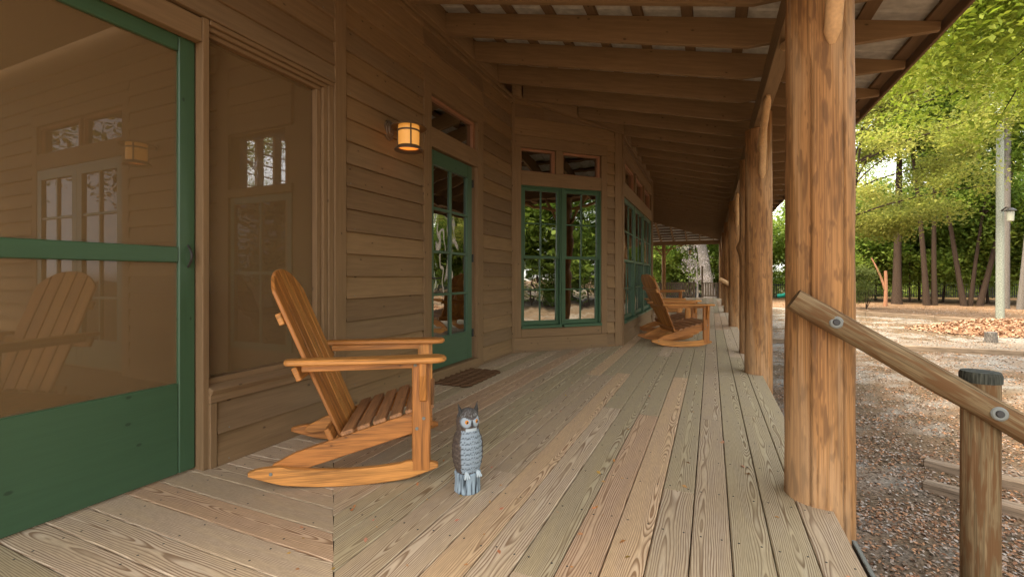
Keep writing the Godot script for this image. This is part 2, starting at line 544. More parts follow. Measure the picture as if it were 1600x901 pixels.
# ---------------------------------------------------------------- walls
class Wall:
	var o: Vector3
	var d: Vector3
	var n: Vector3
	func _init(origin: Vector3, dir: Vector3):
		o = origin; d = dir.normalized(); n = d.cross(Vector3.UP)
	func at(s: float, y: float, out := 0.0) -> Vector3:
		return o + d * s + Vector3.UP * y + n * out

func wbox(called: String, parent: Node, w: Wall, s0: float, s1: float, y0: float, y1: float, o0: float, o1: float, m: Material, ch := 0.003) -> MeshInstance3D:
	var c := w.at((s0 + s1) * 0.5, (y0 + y1) * 0.5, (o0 + o1) * 0.5)
	var uo := snappedf(rnd(0, 1), 0.125)
	var vo := snappedf(rnd(0, 1), 0.125)
	ch = minf(ch, minf(minf(s1 - s0, y1 - y0), o1 - o0) * 0.3)
	if s1 - s0 >= y1 - y0:
		return put(called, board_mesh(s1 - s0, y1 - y0, o1 - o0, ch, 2.0, 0.6, uo, vo), m, parent, Transform3D(Basis(w.d, Vector3.UP, w.n), c))
	return put(called, board_mesh(y1 - y0, s1 - s0, o1 - o0, ch, 2.0, 0.6, uo, vo), m, parent, Transform3D(Basis(Vector3.UP, -w.d, w.n), c))

# one lap board; ya/yb are its top at the two ends (a slanted top under a rake)
func lap_board(parent: Node, w: Wall, s0: float, s1: float, y0: float, ya: float, yb: float):
	var b := MB.new()
	var uo := rnd(0, 1)
	var vo := rnd(0, 1)
	var full := 0.19
	var q := func(s: float, y: float, o: float) -> Vector3: return Vector3(s - s0, y - y0, o)
	var uvq := func(s: float, y: float) -> Vector2: return Vector2((s - s0) / 2.0 + uo, (y - y0) / 0.6 + vo)
	var oa := lerpf(0.036, 0.007, (ya - y0) / full)
	var ob := lerpf(0.036, 0.007, (yb - y0) / full)
	var nn := Vector3(0, 0.1, 1).normalized()
	var e := 0.003
	b.quad(q.call(s0, y0 + e, 0.036), q.call(s1, y0 + e, 0.036), q.call(s1, yb, ob), q.call(s0, ya, oa), nn, uvq.call(s0, y0), uvq.call(s1, y0), uvq.call(s1, yb), uvq.call(s0, ya))
	b.quad(q.call(s0, y0 + e, 0.036), q.call(s1, y0 + e, 0.036), q.call(s1, y0, 0.032), q.call(s0, y0, 0.032), Vector3(0, -0.7, 0.7), uvq.call(s0, y0), uvq.call(s1, y0), uvq.call(s1, y0), uvq.call(s0, y0))
	b.quad(q.call(s0, y0, 0.032), q.call(s1, y0, 0.032), q.call(s1, y0, 0.0), q.call(s0, y0, 0.0), Vector3.DOWN, uvq.call(s0, y0), uvq.call(s1, y0), uvq.call(s1, y0), uvq.call(s0, y0))
	b.quad(q.call(s0, ya, oa), q.call(s1, yb, ob), q.call(s1, yb, 0.0), q.call(s0, ya, 0.0), Vector3.UP, uvq.call(s0, ya), uvq.call(s1, yb), uvq.call(s1, yb), uvq.call(s0, ya))
	b.quad(q.call(s0, y0, 0.0), q.call(s0, y0, 0.034), q.call(s0, ya, oa), q.call(s0, ya, 0.0), Vector3.LEFT, uvq.call(s0, y0), uvq.call(s0, y0), uvq.call(s0, ya), uvq.call(s0, ya))
	b.quad(q.call(s1, y0, 0.0), q.call(s1, y0, 0.034), q.call(s1, yb, ob), q.call(s1, yb, 0.0), Vector3.RIGHT, uvq.call(s1, y0), uvq.call(s1, y0), uvq.call(s1, yb), uvq.call(s1, yb))
	var ns := s0 + 0.06
	while ns < s1 - 0.03 and w.n.x > 0.5:
		if rng.randf() < 0.55 and ya - y0 > 0.05: nails.append([w.at(ns + rnd(-0.03, 0.03), y0 + 0.022, 0.0335), w.n])
		ns += 0.41
	put("siding_board", b.done(), M.siding[rng.randi() % 5], parent, Transform3D(Basis(w.d, Vector3.UP, w.n), w.at(s0, y0, rnd(0.0, 0.0015))))

# courses of lap siding between y0 and y1 (y1 may slant from y1a to y1b)
func siding(parent: Node, w: Wall, s0: float, s1: float, y0: float, y1a: float, y1b: float, first := 0.030, pitch := 0.1677):
	var k := int(floor((y0 - first) / pitch + 0.001))
	var hi := maxf(y1a, y1b)
	while true:
		var b0 := maxf(first + pitch * k, y0)
		if b0 >= hi - 0.012: break
		var t := first + pitch * (k + 1) + 0.018
		var sa := s0
		var sb := s1
		# where the slanted top falls below this board's bottom, the board ends
		var ta := minf(t, y1a)
		var tb := minf(t, y1b)
		if absf(y1a - y1b) > 0.001:
			var at_y := func(y: float) -> float: return s0 + (y - y1a) / (y1b - y1a) * (s1 - s0)
			if tb <= b0 + 0.004:
				sb = clampf(at_y.call(b0 + 0.004), s0 + 0.02, s1)
				tb = b0 + 0.004
			elif tb < t and ta >= t:
				var sm: float = at_y.call(t)
				lap_board(parent, w, s0, clampf(sm, s0 + 0.02, s1), b0, t, t)
				sa = clampf(sm, s0 + 0.02, s1 - 0.02)
				ta = t
			if tb <= b0 + 0.005 and ta >= t:
				var sm2: float = at_y.call(t)
				lap_board(parent, w, s0, sm2, b0, t, t)
				sa = sm2
				ta = t
		if sb - sa > 0.015: lap_board(parent, w, sa, sb, b0, ta, tb)
		k += 1

# a sash: rails and stiles round a grid of panes
func sash(parent: Node, w: Wall, s0: float, s1: float, y0: float, y1: float, o: float, stile: float, bottom: float, top: float, cols: int, rows: int, muntin: float, depth: float, glass: Material):
	wbox("stile", parent, w, s0, s0 + stile, y0, y1, o - depth, o, M.green)
	wbox("stile", parent, w, s1 - stile, s1, y0, y1, o - depth, o, M.green)
	wbox("rail", parent, w, s0 + stile, s1 - stile, y0, y0 + bottom, o - depth, o - 0.001, M.green)
	wbox("rail", parent, w, s0 + stile, s1 - stile, y1 - top, y1, o - depth, o - 0.001, M.green)
	var gs0 := s0 + stile
	var gs1 := s1 - stile
	var gy0 := y0 + bottom
	var gy1 := y1 - top
	for i in range(1, cols):
		var s := lerpf(gs0, gs1, float(i) / cols)
		wbox("muntin", parent, w, s - muntin * 0.5, s + muntin * 0.5, gy0, gy1, o - depth * 0.8, o - 0.006, M.green, 0.004)
	for j in range(1, rows):
		var y := lerpf(gy0, gy1, float(j) / rows)
		wbox("muntin", parent, w, gs0, gs1, y - muntin * 0.5, y + muntin * 0.5, o - depth * 0.8, o - 0.008, M.green, 0.004)
	for i in cols:
		for j in rows:
			var a := lerpf(gs0, gs1, float(i) / cols)
			var b := lerpf(gs0, gs1, float(i + 1) / cols)
			var c := lerpf(gy0, gy1, float(j) / rows)
			var d := lerpf(gy0, gy1, float(j + 1) / rows)
			pane(parent, w, a, b, c, d, o - depth * 0.6, glass)

# glass with the slight waves of an old pane
func pane(parent: Node, w: Wall, s0: float, s1: float, y0: float, y1: float, o: float, glass: Material):
	var b := MB.new()
	var rows := []
	var uvs := []
	var N := 14
	var ph := rnd(0, 50)
	var tx := rnd(-0.004, 0.004)
	var ty := rnd(-0.004, 0.004)
	for i in N + 1:
		var r := PackedVector3Array()
		var uv := PackedVector2Array()
		for j in N + 1:
			var x := (s1 - s0) * (float(j) / N - 0.5)
			var y := (y1 - y0) * (float(i) / N - 0.5)
			r.append(Vector3(x, y, 0.0009 * noise.get_noise_2d(x * 2.2 + ph, y * 1.6) + x * tx + y * ty))
			uv.append(Vector2(j, i))
		rows.append(r); uvs.append(uv)
	b.grid(rows, uvs, false)
	put("pane", b.done(), glass, parent, Transform3D(Basis(w.d, Vector3.UP, w.n), w.at((s0 + s1) * 0.5, (y0 + y1) * 0.5, o)))

func group_part(called: String, parent: Node, label := "") -> Node3D:
	var o := Node3D.new()
	o.name = numbered(called, parent)
	parent.add_child(o, true)
	if label != "": o.set_meta("label", label)
	return o

# ---------------------------------------------------------------- deck
func build_deck():
	var deck := thing("porch_deck", "", "")
	tag(deck, "", "", "", "structure")
	var W := 0.1385
	var pitch := 0.1429
	var edge := 0.4965
	# long boards beside the wall run along A; the diagonal joint is the line X = -A
	for i in 22:
		var x1 := edge - pitch * i
		var xc := x1 - W * 0.5
		if xc < -2.62: break
		var a := maxf(-xc, -0.45)
		var first := true
		var cut: float = a + [2.9, 4.1, 1.2, 3.6, 2.2, 4.7, 3.1, 0.9][i % 8]
		while a < 24.3:
			var e := minf(minf(cut, a + 4.8), 24.3)
			if xc < -1.2 and a > 13.0: break
			var L := e - a - 0.002
			var strip := rng.randi() % 8
			if first:
				# the mitred end
				put("deck_board", deck_mitre(a, e, x1 - W, x1, strip, false), M.deck[rng.randi() % 5], deck)
				first = false
			else:
				put("deck_board", deck_strip(L, W, strip, rng.randi() % 2 == 1), M.deck[rng.randi() % 5], deck, frame(Vector3(0, 0, -1), Vector3(1, 0, 0), P(xc, (a + e) * 0.5, -0.019 + rnd(-0.0015, 0.0))))
			a = e
			cut = a + rnd(2.6, 4.8)
	# boards square to the wall, on the near side of the joint
	for i in 42:
		var a1 := 2.541 - pitch * i
		if a1 < -3.2: break
		var x1 := minf(-(a1 - W * 0.5), edge)
		var m := deck_mitre(-2.62, x1, a1 - W, a1, rng.randi() % 8, true) if a1 - W > -edge else deck_strip(x1 + 2.62, W, rng.randi() % 8, false)
		if a1 - W > -edge:
			put("deck_board", m, M.deck[rng.randi() % 5], deck)
		else:
			put("deck_board", m, M.deck[rng.randi() % 5], deck, frame(Vector3(1, 0, 0), Vector3(0, 0, 1), P((x1 - 2.62) * 0.5, a1 - W * 0.5, -0.019)))
	# screw heads over the joists
	var mm := MultiMesh.new()
	mm.transform_format = MultiMesh.TRANSFORM_3D
	mm.mesh = disc_mesh(0.0045, 0.0012, 6)
	var xs := []
	for i in 22:
		for j in 30:
			var a := 0.35 + j * 0.406
			for e in [0.028, 0.111]:
				var x: float = edge - pitch * i - e
				if x > -a + 0.05 and x > -2.45: xs.append(P(x + rnd(-0.006, 0.006), a + rnd(-0.012, 0.012), -0.0004))
	for i in 26:
		for j in 7:
			var x := -2.35 + j * 0.406
			for e in [0.028, 0.111]:
				var a: float = 2.541 - pitch * i - e
				if x < -a - 0.05: xs.append(P(x + rnd(-0.012, 0.012), a + rnd(-0.006, 0.006), -0.0004))
	mm.instance_count = xs.size()
	for i in xs.size(): mm.set_instance_transform(i, Transform3D(Basis.IDENTITY, xs[i]))
	var o := MultiMeshInstance3D.new()
	o.multimesh = mm; o.material_override = M.iron; o.name = "deck_screws"
	o.set_meta("kind", "stuff")
	deck.add_child(o)
	# joists and rim under the boards
	for j in 33:
		var a := -2.6 + j * 0.813
		stick("joist", deck, P(-2.5, a, -0.135), P(0.43, a, -0.135), 0.19, 0.04, M.timber)
	stick("rim_joist", deck, P(0.46, -3.2, -0.14), P(0.46, 24.3, -0.14), 0.19, 0.04, M.timber)
	# small leaf scraps blown onto the boards
	var mm2 := MultiMesh.new()
	mm2.transform_format = MultiMesh.TRANSFORM_3D
	mm2.use_colors = true
	mm2.mesh = leaf_mesh(1, 0.0)
	mm2.instance_count = 120
	for i in 120:
		var a := rnd(0.5, 6.0)
		var x := rnd(-1.6, 0.45)
		if i < 60: x = rnd(-1.5, -0.4); a = rnd(0.6, 2.6)
		var sc := rnd(0.006, 0.016)
		mm2.set_instance_transform(i, Transform3D(Basis.from_euler(Vector3(rnd(-0.3, 0.3), rnd(0, TAU), rnd(-0.4, 0.4))).scaled(Vector3(sc, sc, sc * rnd(0.6, 1.8))), P(x, a, 0.003)))
		mm2.set_instance_color(i, Color(rnd(0.4, 0.62), rnd(0.2, 0.3), rnd(0.06, 0.14)))
	var o2 := MultiMeshInstance3D.new()
	o2.multimesh = mm2; o2.material_override = M.litter; o2.name = "leaf_scraps"
	add_child(o2)
	tag(o2, "small orange leaf scraps scattered on the porch boards", "leaf scraps", "", "stuff")

func deck_strip(L: float, W: float, strip: int, rev: bool) -> ArrayMesh:
	L = snappedf(L, 0.001)
	return board_mesh(L, W, 0.038, 0.004, -4.9 if rev else 4.9, W * 8.15, 1.0 if rev else 0.0, strip / 8.0 + 0.0015)

# a board cut to a 45 degree point: p runs along it, q across. across=false: p=A, q=X and its start lies on X=-A; across=true: p=X, q=A and its end lies on X=-A
func deck_mitre(p0: float, p1: float, q0: float, q1: float, strip: int, across: bool) -> ArrayMesh:
	var b := MB.new()
	var g := 0.0012
	var a0: float
	var a1: float
	var b0: float
	var b1: float
	if across:
		a0 = p0; a1 = p0
		b0 = minf(-q0 - g, 0.4965); b1 = -q1 - g
	else:
		a0 = maxf(-q0 + g, -0.46); a1 = maxf(-q1 + g, -0.46)
		b0 = p1 - 0.002; b1 = p1 - 0.002
	var f := func(p: float, q: float, y: float) -> Vector3: return P(p, q, y) if across else P(q, p, y)
	var uv := func(p: float, q: float) -> Vector2: return Vector2((p - p0 + (0.0 if across else 0.3)) / 4.9, strip / 8.0 + 0.0015 + (q - q0) / ((q1 - q0) * 8.15))
	var c := 0.004
	b.quad(f.call(a0, q0 + c, 0.0), f.call(b0, q0 + c, 0.0), f.call(b1, q1 - c, 0.0), f.call(a1, q1 - c, 0.0), Vector3.UP, uv.call(a0, q0 + c), uv.call(b0, q0 + c), uv.call(b1, q1 - c), uv.call(a1, q1 - c))
	for s in 2:
		var q := q0 if s == 0 else q1
		var qi := q0 + c if s == 0 else q1 - c
		var a := a0 if s == 0 else a1
		var e := b0 if s == 0 else b1
		var side := (Vector3(0, 0, 1) if s == 0 else Vector3(0, 0, -1)) if across else (Vector3(-1, 0, 0) if s == 0 else Vector3(1, 0, 0))
		b.quad(f.call(a, qi, 0.0), f.call(e, qi, 0.0), f.call(e, q, -c), f.call(a, q, -c), (side + Vector3.UP).normalized(), uv.call(a, qi), uv.call(e, qi), uv.call(e, q), uv.call(a, q))
		b.quad(f.call(a, q, -c), f.call(e, q, -c), f.call(e, q, -0.038), f.call(a, q, -0.038), side, uv.call(a, q), uv.call(e, q), uv.call(e, qi), uv.call(a, qi))
	b.quad(f.call(a0, q0, -0.038), f.call(b0, q0, -0.038), f.call(b1, q1, -0.038), f.call(a1, q1, -0.038), Vector3.DOWN)
	b.quad(f.call(a0, q0, -0.038), f.call(a1, q1, -0.038), f.call(a1, q1, -c), f.call(a0, q0, -c), f.call(-1.0, 0.0, 0.0))
	b.quad(f.call(b0, q0, -0.038), f.call(b1, q1, -0.038), f.call(b1, q1, -c), f.call(b0, q0, -c), f.call(1.0, 0.0, 0.0))
	return b.done()

# ---------------------------------------------------------------- house
func build_house():
	var h := thing("lodge_house", "brown lap sided house with green doors and windows behind the porch", "house")
	var w1 := Wall.new(P(-2.5, 0), Vector3(0, 0, -1))
	var bay := Wall.new(P(-2.49, 5.69), Vector3(1, 0, -1))
	var w3 := Wall.new(P(-1.24, 0), Vector3(0, 0, -1))
	var back := Wall.new(P(0, 2.75), Vector3(1, 0, 0))
	# --- sheathing behind the boards
	wbox("wall", h, w1, 2.55, 5.75, -0.3, 4.4, -0.25, -0.09, M.trim)
	wbox("wall", h, w1, -3.2, 2.55, 2.42, 4.4, -0.2, -0.004, M.trim)
	wbox("wall", h, w1, 1.60, 2.48, -0.3, 0.42, -0.16, -0.004, M.trim)
	wbox("wall", h, bay, -0.12, 1.70, -0.3, 4.4, -0.25, -0.09, M.trim)
	wbox("wall", h, w3, 6.90, 10.6, -0.3, 4.4, -0.25, -0.09, M.trim)
	var ret := Wall.new(P(-1.24, 10.6), Vector3(-1, 0, -1))
	wbox("wall", h, ret, 0.0, 1.78, -0.3, 4.4, -0.2, -0.001, M.trim)
	wbox("wall", h, w1, 11.86, 21.24, -0.3, 4.4, -0.2, -0.004, M.trim)
	var far := Wall.new(P(-2.5, 21.24), Vector3(-1, 0, 0))
	wbox("wall", h, far, 0.0, 7.0, -0.3, 4.4, -0.2, 0.0, M.trim)
	# --- wall 1: screen door, screen window
	wbox("trim_board", h, w1, -0.3, 1.5632, 2.283, 2.408, -0.033, 0.018, M.trim)
	wbox("door_stop", h, w1, -0.3, 1.5632, 2.255, 2.419, -0.13, -0.079, M.trim)
	wbox("trim_board", h, w1, 1.565, 1.600, 0.0, 2.418, -0.09, 0.020, M.trim)
	wbox("trim_board", h, w1, -0.3, 0.28, 0.0, 2.295, -0.09, 0.018, M.trim)
	siding(h, w1, -3.0, 2.484, 2.42, 3.47, 3.47)
	wbox("trim_board", h, w1, 2.484, 2.594, 0.0, 3.44, -0.15, 0.034, M.trim)
	# stepped frame of the screen window
	wbox("trim_board", h, w1, 1.602, 2.480, 2.392, 2.417, -0.1, 0.026, M.trim)
	wbox("trim_board", h, w1, 2.440, 2.482, 0.44, 2.390, -0.1, 0.020, M.trim)
	wbox("trim_board", h, w1, 1.602, 2.438, 2.366, 2.390, -0.1, 0.008, M.trim)
	wbox("trim_board", h, w1, 2.400, 2.438, 0.44, 2.364, -0.1, 0.008, M.trim)
	wbox("trim_board", h, w1, 1.602, 2.398, 2.340, 2.364, -0.1, -0.012, M.trim)
	wbox("trim_board", h, w1, 2.358, 2.398, 0.48, 2.338, -0.1, -0.012, M.trim)
	wbox("trim_board", h, w1, 1.602, 1.612, 0.48, 2.338, -0.1, -0.012, M.trim)
	wbox("trim_board", h, w1, 1.602, 2.398, 0.448, 0.480, -0.1, -0.008, M.trim)
	var led := put("sill", board_mesh(0.89, 0.10, 0.03, 0.004, 2.0, 0.6, 0.3, 0.2), M.trim, h, Transform3D(Basis(w1.d, Vector3(0.93, -0.37, 0), Vector3(0.37, 0.93, 0)), w1.at(2.040, 0.428, 0.0)))
	wbox("trim_board", h, w1, 1.595, 2.482, 0.352, 0.402, -0.1, 0.036, M.trim)
	wbox("trim_board", h, w1, 1.595, 1.632, 0.0, 0.350, -0.1, 0.036, M.trim)
	siding(h, w1, 1.634, 2.483, 0.0, 0.350, 0.350, 0.003, 0.172)
	wbox("window_screen", h, w1, 1.613, 2.357, 0.481, 2.339, -0.052, -0.050, M.screen, 0.0005)
	# screen door
	var sd := group_part("screen_door", h, "green screen door with wide kick panel and middle rail")
	var d0 := 0.285
	var d1 := 1.560
	wbox("stile", sd, w1, d1 - 0.082, d1, 0.012, 2.287, -0.075, -0.035, M.green, 0.005)
	wbox("stile", sd, w1, d0, d0 + 0.082, 0.012, 2.287, -0.075, -0.035, M.green, 0.005)
	wbox("rail", sd, w1, d0 + 0.082, d1 - 0.082, 2.207, 2.287, -0.075, -0.036, M.green, 0.005)
	wbox("rail", sd, w1, d0 + 0.082, d1 - 0.082, 1.108, 1.189, -0.075, -0.036, M.green, 0.005)
	wbox("kick_panel", sd, w1, d0 + 0.082, d1 - 0.082, 0.012, 0.481, -0.075, -0.037, M.green, 0.005)
	wbox("mesh_screen", sd, w1, d0 + 0.08, d1 - 0.08, 0.480, 1.109, -0.056, -0.054, M.screen, 0.0005)
	wbox("mesh_screen", sd, w1, d0 + 0.08, d1 - 0.08, 1.188, 2.208, -0.056, -0.054, M.screen, 0.0005)
	var hp := []
	for i in 9:
		var t := float(i) / 8.0
		hp.append(w1.at(1.522, 1.085 + 0.115 * t, -0.035 + 0.034 * sin(PI * t)))
	put("handle", log_mesh(hp, [0.005, 0.005, 0.006, 0.007, 0.007, 0.007, 0.006, 0.005, 0.005], 8, 0.0, 1), M.iron, sd)
	# --- wall 2: french door and transom
	siding(h, w1, 2.596, 3.588, 0.0, 3.43, 3.43)
	siding(h, w1, 4.806, 5.645, 0.0, 3.43, 3.43)
	siding(h, w1, 3.588, 4.806, 2.935, 3.43, 3.43)
	wbox("door_casing", h, w1, 3.590, 3.716, 0.0, 2.805, -0.05, 0.034, M.trim)
	wbox("door_casing", h, w1, 4.664, 4.804, 0.0, 2.805, -0.05, 0.034, M.trim)
	wbox("door_casing", h, w1, 3.590, 4.804, 2.807, 2.932, -0.05, 0.036, M.trim)
	wbox("door_casing", h, w1, 3.718, 4.662, 2.295, 2.485, -0.05, 0.030, M.trim)
	wbox("threshold", h, w1, 3.718, 4.662, 0.0, 0.105, -0.05, 0.050, M.trim)
	wbox("door_jamb", h, w1, 4.606, 4.662, 0.107, 2.293, -0.06, -0.012, M.purlin)
	transom(h, w1, 3.718, 4.662, 2.487, 2.805)
	var fd := group_part("french_door", h, "green door with eight panes of glass")
	sash(fd, w1, 3.720, 4.602, 0.112, 2.288, -0.012, 0.098, 0.31, 0.14, 2, 4, 0.026, 0.045, M.glass)
	for y in [0.35, 1.2, 2.05]: wbox("hinge", fd, w1, 4.600, 4.616, y, y + 0.09, -0.014, 0.004, M.iron, 0.002)
	var hb := [w1.at(3.762, 1.02, -0.012), w1.at(3.762, 1.02, 0.04), w1.at(3.80, 1.02, 0.05), w1.at(3.86, 1.02, 0.05)]
	put("handle", log_mesh(hb, [0.012, 0.009, 0.008, 0.007], 8, 0.0, 1), M.iron, fd)
	# corner bead and frieze
	wbox("corner_board", h, w1, 5.650, 5.690, 0.0, 3.44, 0.0, 0.040, M.trim)
	wbox("frieze", h, w1, -3.0, 5.69, 3.442, 3.488, 0.0, 0.048, M.trim)
	# --- bay wall at 45 degrees
	var rake := func(s: float) -> float: return 3.485 - 0.2457 * s * 0.7071
	wbox("corner_board", h, bay, 0.0, 0.030, 0.0, 3.46, 0.0, 0.040, M.trim)
	wbox("corner_board", h, bay, 1.636, 1.755, 0.0, rake.call(1.70) - 0.012, -0.05, 0.036, M.trim)
	siding(h, bay, 0.032, 1.634, 2.965, rake.call(0.03), rake.call(1.634))
	siding(h, bay, 1.506, 1.634, 0.0, 2.965, 2.965)
	siding(h, bay, 0.032, 1.505, 0.0, 0.196, 0.196)
	var rk := stick("frieze", h, bay.at(0.02, rake.call(0.02) - 0.004, 0.02), bay.at(1.76, rake.call(1.76) - 0.004, 0.02), 0.04, 0.05, M.trim)
	wbox("window_casing", h, bay, 0.032, 0.126, 0.2, 2.805, -0.05, 0.034, M.trim)
	wbox("window_casing", h, bay, 1.402, 1.504, 0.2, 2.805, -0.05, 0.034, M.trim)
	wbox("window_casing", h, bay, 0.032, 1.504, 2.807, 2.962, -0.05, 0.036, M.trim)
	wbox("window_casing", h, bay, 0.128, 1.400, 2.292, 2.480, -0.05, 0.030, M.trim)
	wbox("window_casing", h, bay, 0.128, 1.400, 0.2, 0.318, -0.05, 0.032, M.trim)
	wbox("window_casing", h, bay, 0.660, 0.775, 2.482, 2.805, -0.05, 0.028, M.trim)
	transom(h, bay, 0.128, 0.658, 2.482, 2.805)
	transom(h, bay, 0.777, 1.400, 2.482, 2.805)
	double_hung(h, bay, 0.128, 0.746, 0.32, 2.290)
	double_hung(h, bay, 0.772, 1.400, 0.32, 2.290)
	wbox("window_mullion", h, bay, 0.748, 0.770, 0.36, 2.290, -0.05, 0.030, M.green)
	# --- wall 3: three windows beside the rocking chairs
	var y3 := 3.175
	wbox("corner_board", h, w3, 6.935, 7.02, 0.0, y3 - 0.01, 0.0, 0.034, M.trim)
	wbox("frieze", h, w3, 6.95, 10.6, y3 - 0.045, y3, 0.0, 0.046, M.trim)
	siding(h, w3, 7.02, 10.5, 2.945, y3 - 0.045, y3 - 0.045)
	wbox("window_casing", h, w3, 7.022, 10.5, 2.825, 2.943, -0.05, 0.036, M.trim)
	wbox("window_casing", h, w3, 7.022, 10.5, 2.262, 2.475, -0.05, 0.034, M.trim)
	wbox("window_casing", h, w3, 7.022, 10.5, 0.19, 0.315, -0.05, 0.034, M.trim)
	siding(h, w3, 7.022, 10.5, 0.0, 0.19, 0.19)
	wbox("corner_board", h, w3, 10.5, 10.6, 0.0, y3 - 0.01, 0.0, 0.05, M.trim)
	for i in 4:
		var s: float = 7.022 + i * 1.135
		wbox("window_casing", h, w3, s, s + (0.075 if i < 3 else 0.073), 2.477, 2.823, -0.05, 0.034, M.trim)
		wbox("window_casing", h, w3, s, s + (0.075 if i < 3 else 0.073), 0.317, 2.260, -0.05, 0.018, M.green)
		if i < 3:
			transom(h, w3, s + 0.077, s + 1.133, 2.477, 2.823)
			double_hung(h, w3, s + 0.077, s + 1.133, 0.317, 2.258, 0.012)
	# --- the screened room's end wall (its siding, window and door seen through the screens)
	wbox("wall", h, back, -9.2, -3.95, -0.3, 4.4, -0.15, -0.07, M.trim)
	wbox("wall", h, back, -3.95, -3.29, 2.29, 4.4, -0.15, -0.004, M.trim)
	wbox("wall", h, back, -3.95, -3.29, -0.3, 1.82, -0.15, -0.05, M.trim)
	wbox("wall", h, back, -3.29, -2.64, -0.3, 4.4, -0.15, -0.004, M.trim)
	siding(h, back, -5.50, -4.12, 0.0, 3.4, 3.4)
	siding(h, back, -9.0, -7.52, 0.0, 3.4, 3.4)
	siding(h, back, -7.52, -5.50, 2.96, 3.4, 3.4)
	wbox("window_casing", h, back, -4.12, -3.965, 0.0, 2.9, 0.0, 0.03, M.trim)
	wbox("window_casing", h, back, -3.965, -3.18, 2.30, 2.46, 0.0, 0.03, M.trim)
	wbox("window_casing", h, back, -3.965, -3.18, 1.74, 1.812, 0.0, 0.03, M.trim)
	wbox("corner_board", h, back, -3.11, -2.98, 0.0, 3.4, 0.0, 0.04, M.trim)
	siding(h, back, -3.965, -3.18, 2.46, 3.4, 3.4)
	# high window that looks right through the house
	var hw := group_part("interior_window", h)
	wbox("pane", hw, back, -3.95, -3.29, 1.82, 2.29, -0.08, -0.076, M.pane, 0.001)
	var lw := group_part("interior_window", h)
	sash(lw, back, -3.96, -3.20, 0.40, 1.735, 0.01, 0.05, 0.06, 0.06, 2, 2, 0.03, 0.03, M.glass_dim)
	# french doors of the screened room
	wbox("door_casing", h, back, -7.52, -7.40, 0.0, 2.82, 0.0, 0.03, M.trim)
	wbox("door_casing", h, back, -5.62, -5.50, 0.0, 2.82, 0.0, 0.03, M.trim)
	wbox("door_casing", h, back, -7.52, -5.50, 2.822, 2.955, 0.0, 0.032, M.trim)
	wbox("door_casing", h, back, -7.398, -5.622, 2.30, 2.49, 0.0, 0.028, M.trim)
	transom(h, back, -7.398, -6.50, 2.492, 2.82, M.glass_dim)
	transom(h, back, -6.44, -5.622, 2.492, 2.82, M.glass_dim)
	for e in [[-7.398, -6.512], [-6.508, -5.622]]:
		var pd := group_part("french_door", h)
		sash(pd, back, e[0], e[1], 0.05, 2.296, 0.025, 0.1, 0.3, 0.12, 2, 4, 0.03, 0.04, M.glass_dim)
	# far side of the house: a tall window lets the daylight through
	var west := Wall.new(P(-9.0, 0), Vector3(0, 0, -1))
	wbox("wall", h, west, 2.75, 6.30, -0.3, 4.4, -0.2, 0.0, M.plaster)
	wbox("wall", h, west, 8.55, 21.24, -0.3, 4.4, -0.2, 0.0, M.plaster)
	wbox("wall", h, west, 6.30, 8.55, -0.3, 2.70, -0.2, 0.0, M.plaster)
	wbox("wall", h, west, 6.30, 8.55, 4.20, 4.4, -0.2, 0.0, M.plaster)
	var fw := group_part("interior_window", h)
	for s in [6.30, 6.86, 6.98, 7.30, 7.43, 7.93, 8.50]: wbox("window_mullion", fw, west, s, s + (0.05 if s != 6.86 and s != 7.30 else 0.12), 2.70, 4.2, -0.12, -0.05, M.trim)
	for s in [6.6, 7.68, 8.2]: wbox("muntin", fw, west, s, s + 0.025, 2.70, 4.2, -0.10, -0.07, M.trim)
	for k in 5: wbox("muntin", fw, west, 6.30, 8.55, 2.98 + 0.25 * k, 3.005 + 0.25 * k, -0.10, -0.07, M.trim)
	# nail heads along the lap boards
	var mm := MultiMesh.new()
	mm.transform_format = MultiMesh.TRANSFORM_3D
	mm.mesh = disc_mesh(0.0042, 0.0015, 7)
	mm.instance_count = nails.size()
	for i in nails.size(): mm.set_instance_transform(i, frame(Vector3.UP, nails[i][1], nails[i][0]))
	var nh := MultiMeshInstance3D.new()
	nh.multimesh = mm; nh.material_override = M.bolt; nh.name = "nail_heads"
	nh.set_meta("kind", "stuff")
	h.add_child(nh)
	# ceiling, floor and roof slab
	var cb := MB.new()
	put("ceiling", board_mesh(7.0, 18.6, 0.12, 0.005, 2.0, 0.6, 0, 0), M.trim, h, Transform3D(Basis(Vector3(1, 0, 0), Vector3(0, 0, 1), Vector3(0, -1, 0)), P(-5.8, 12.0, 4.46)))
	put("ceiling", board_mesh(6.6, 6.2, 0.12, 0.005, 2.0, 0.6, 0, 0), M.trim, h, Transform3D(Basis(Vector3(1, 0, 0), Vector3(0, 0, 1), Vector3(0, -1, 0)), P(-5.8, -0.35, 3.75)))
	put("floor", board_mesh(6.5, 24.4, 0.12, 0.005, 2.0, 0.6, 0, 0), M.timber, h, Transform3D(Basis(Vector3(1, 0, 0), Vector3(0, 0, 1), Vector3(0, -1, 0)), P(-5.9, 9.0, -0.062)))

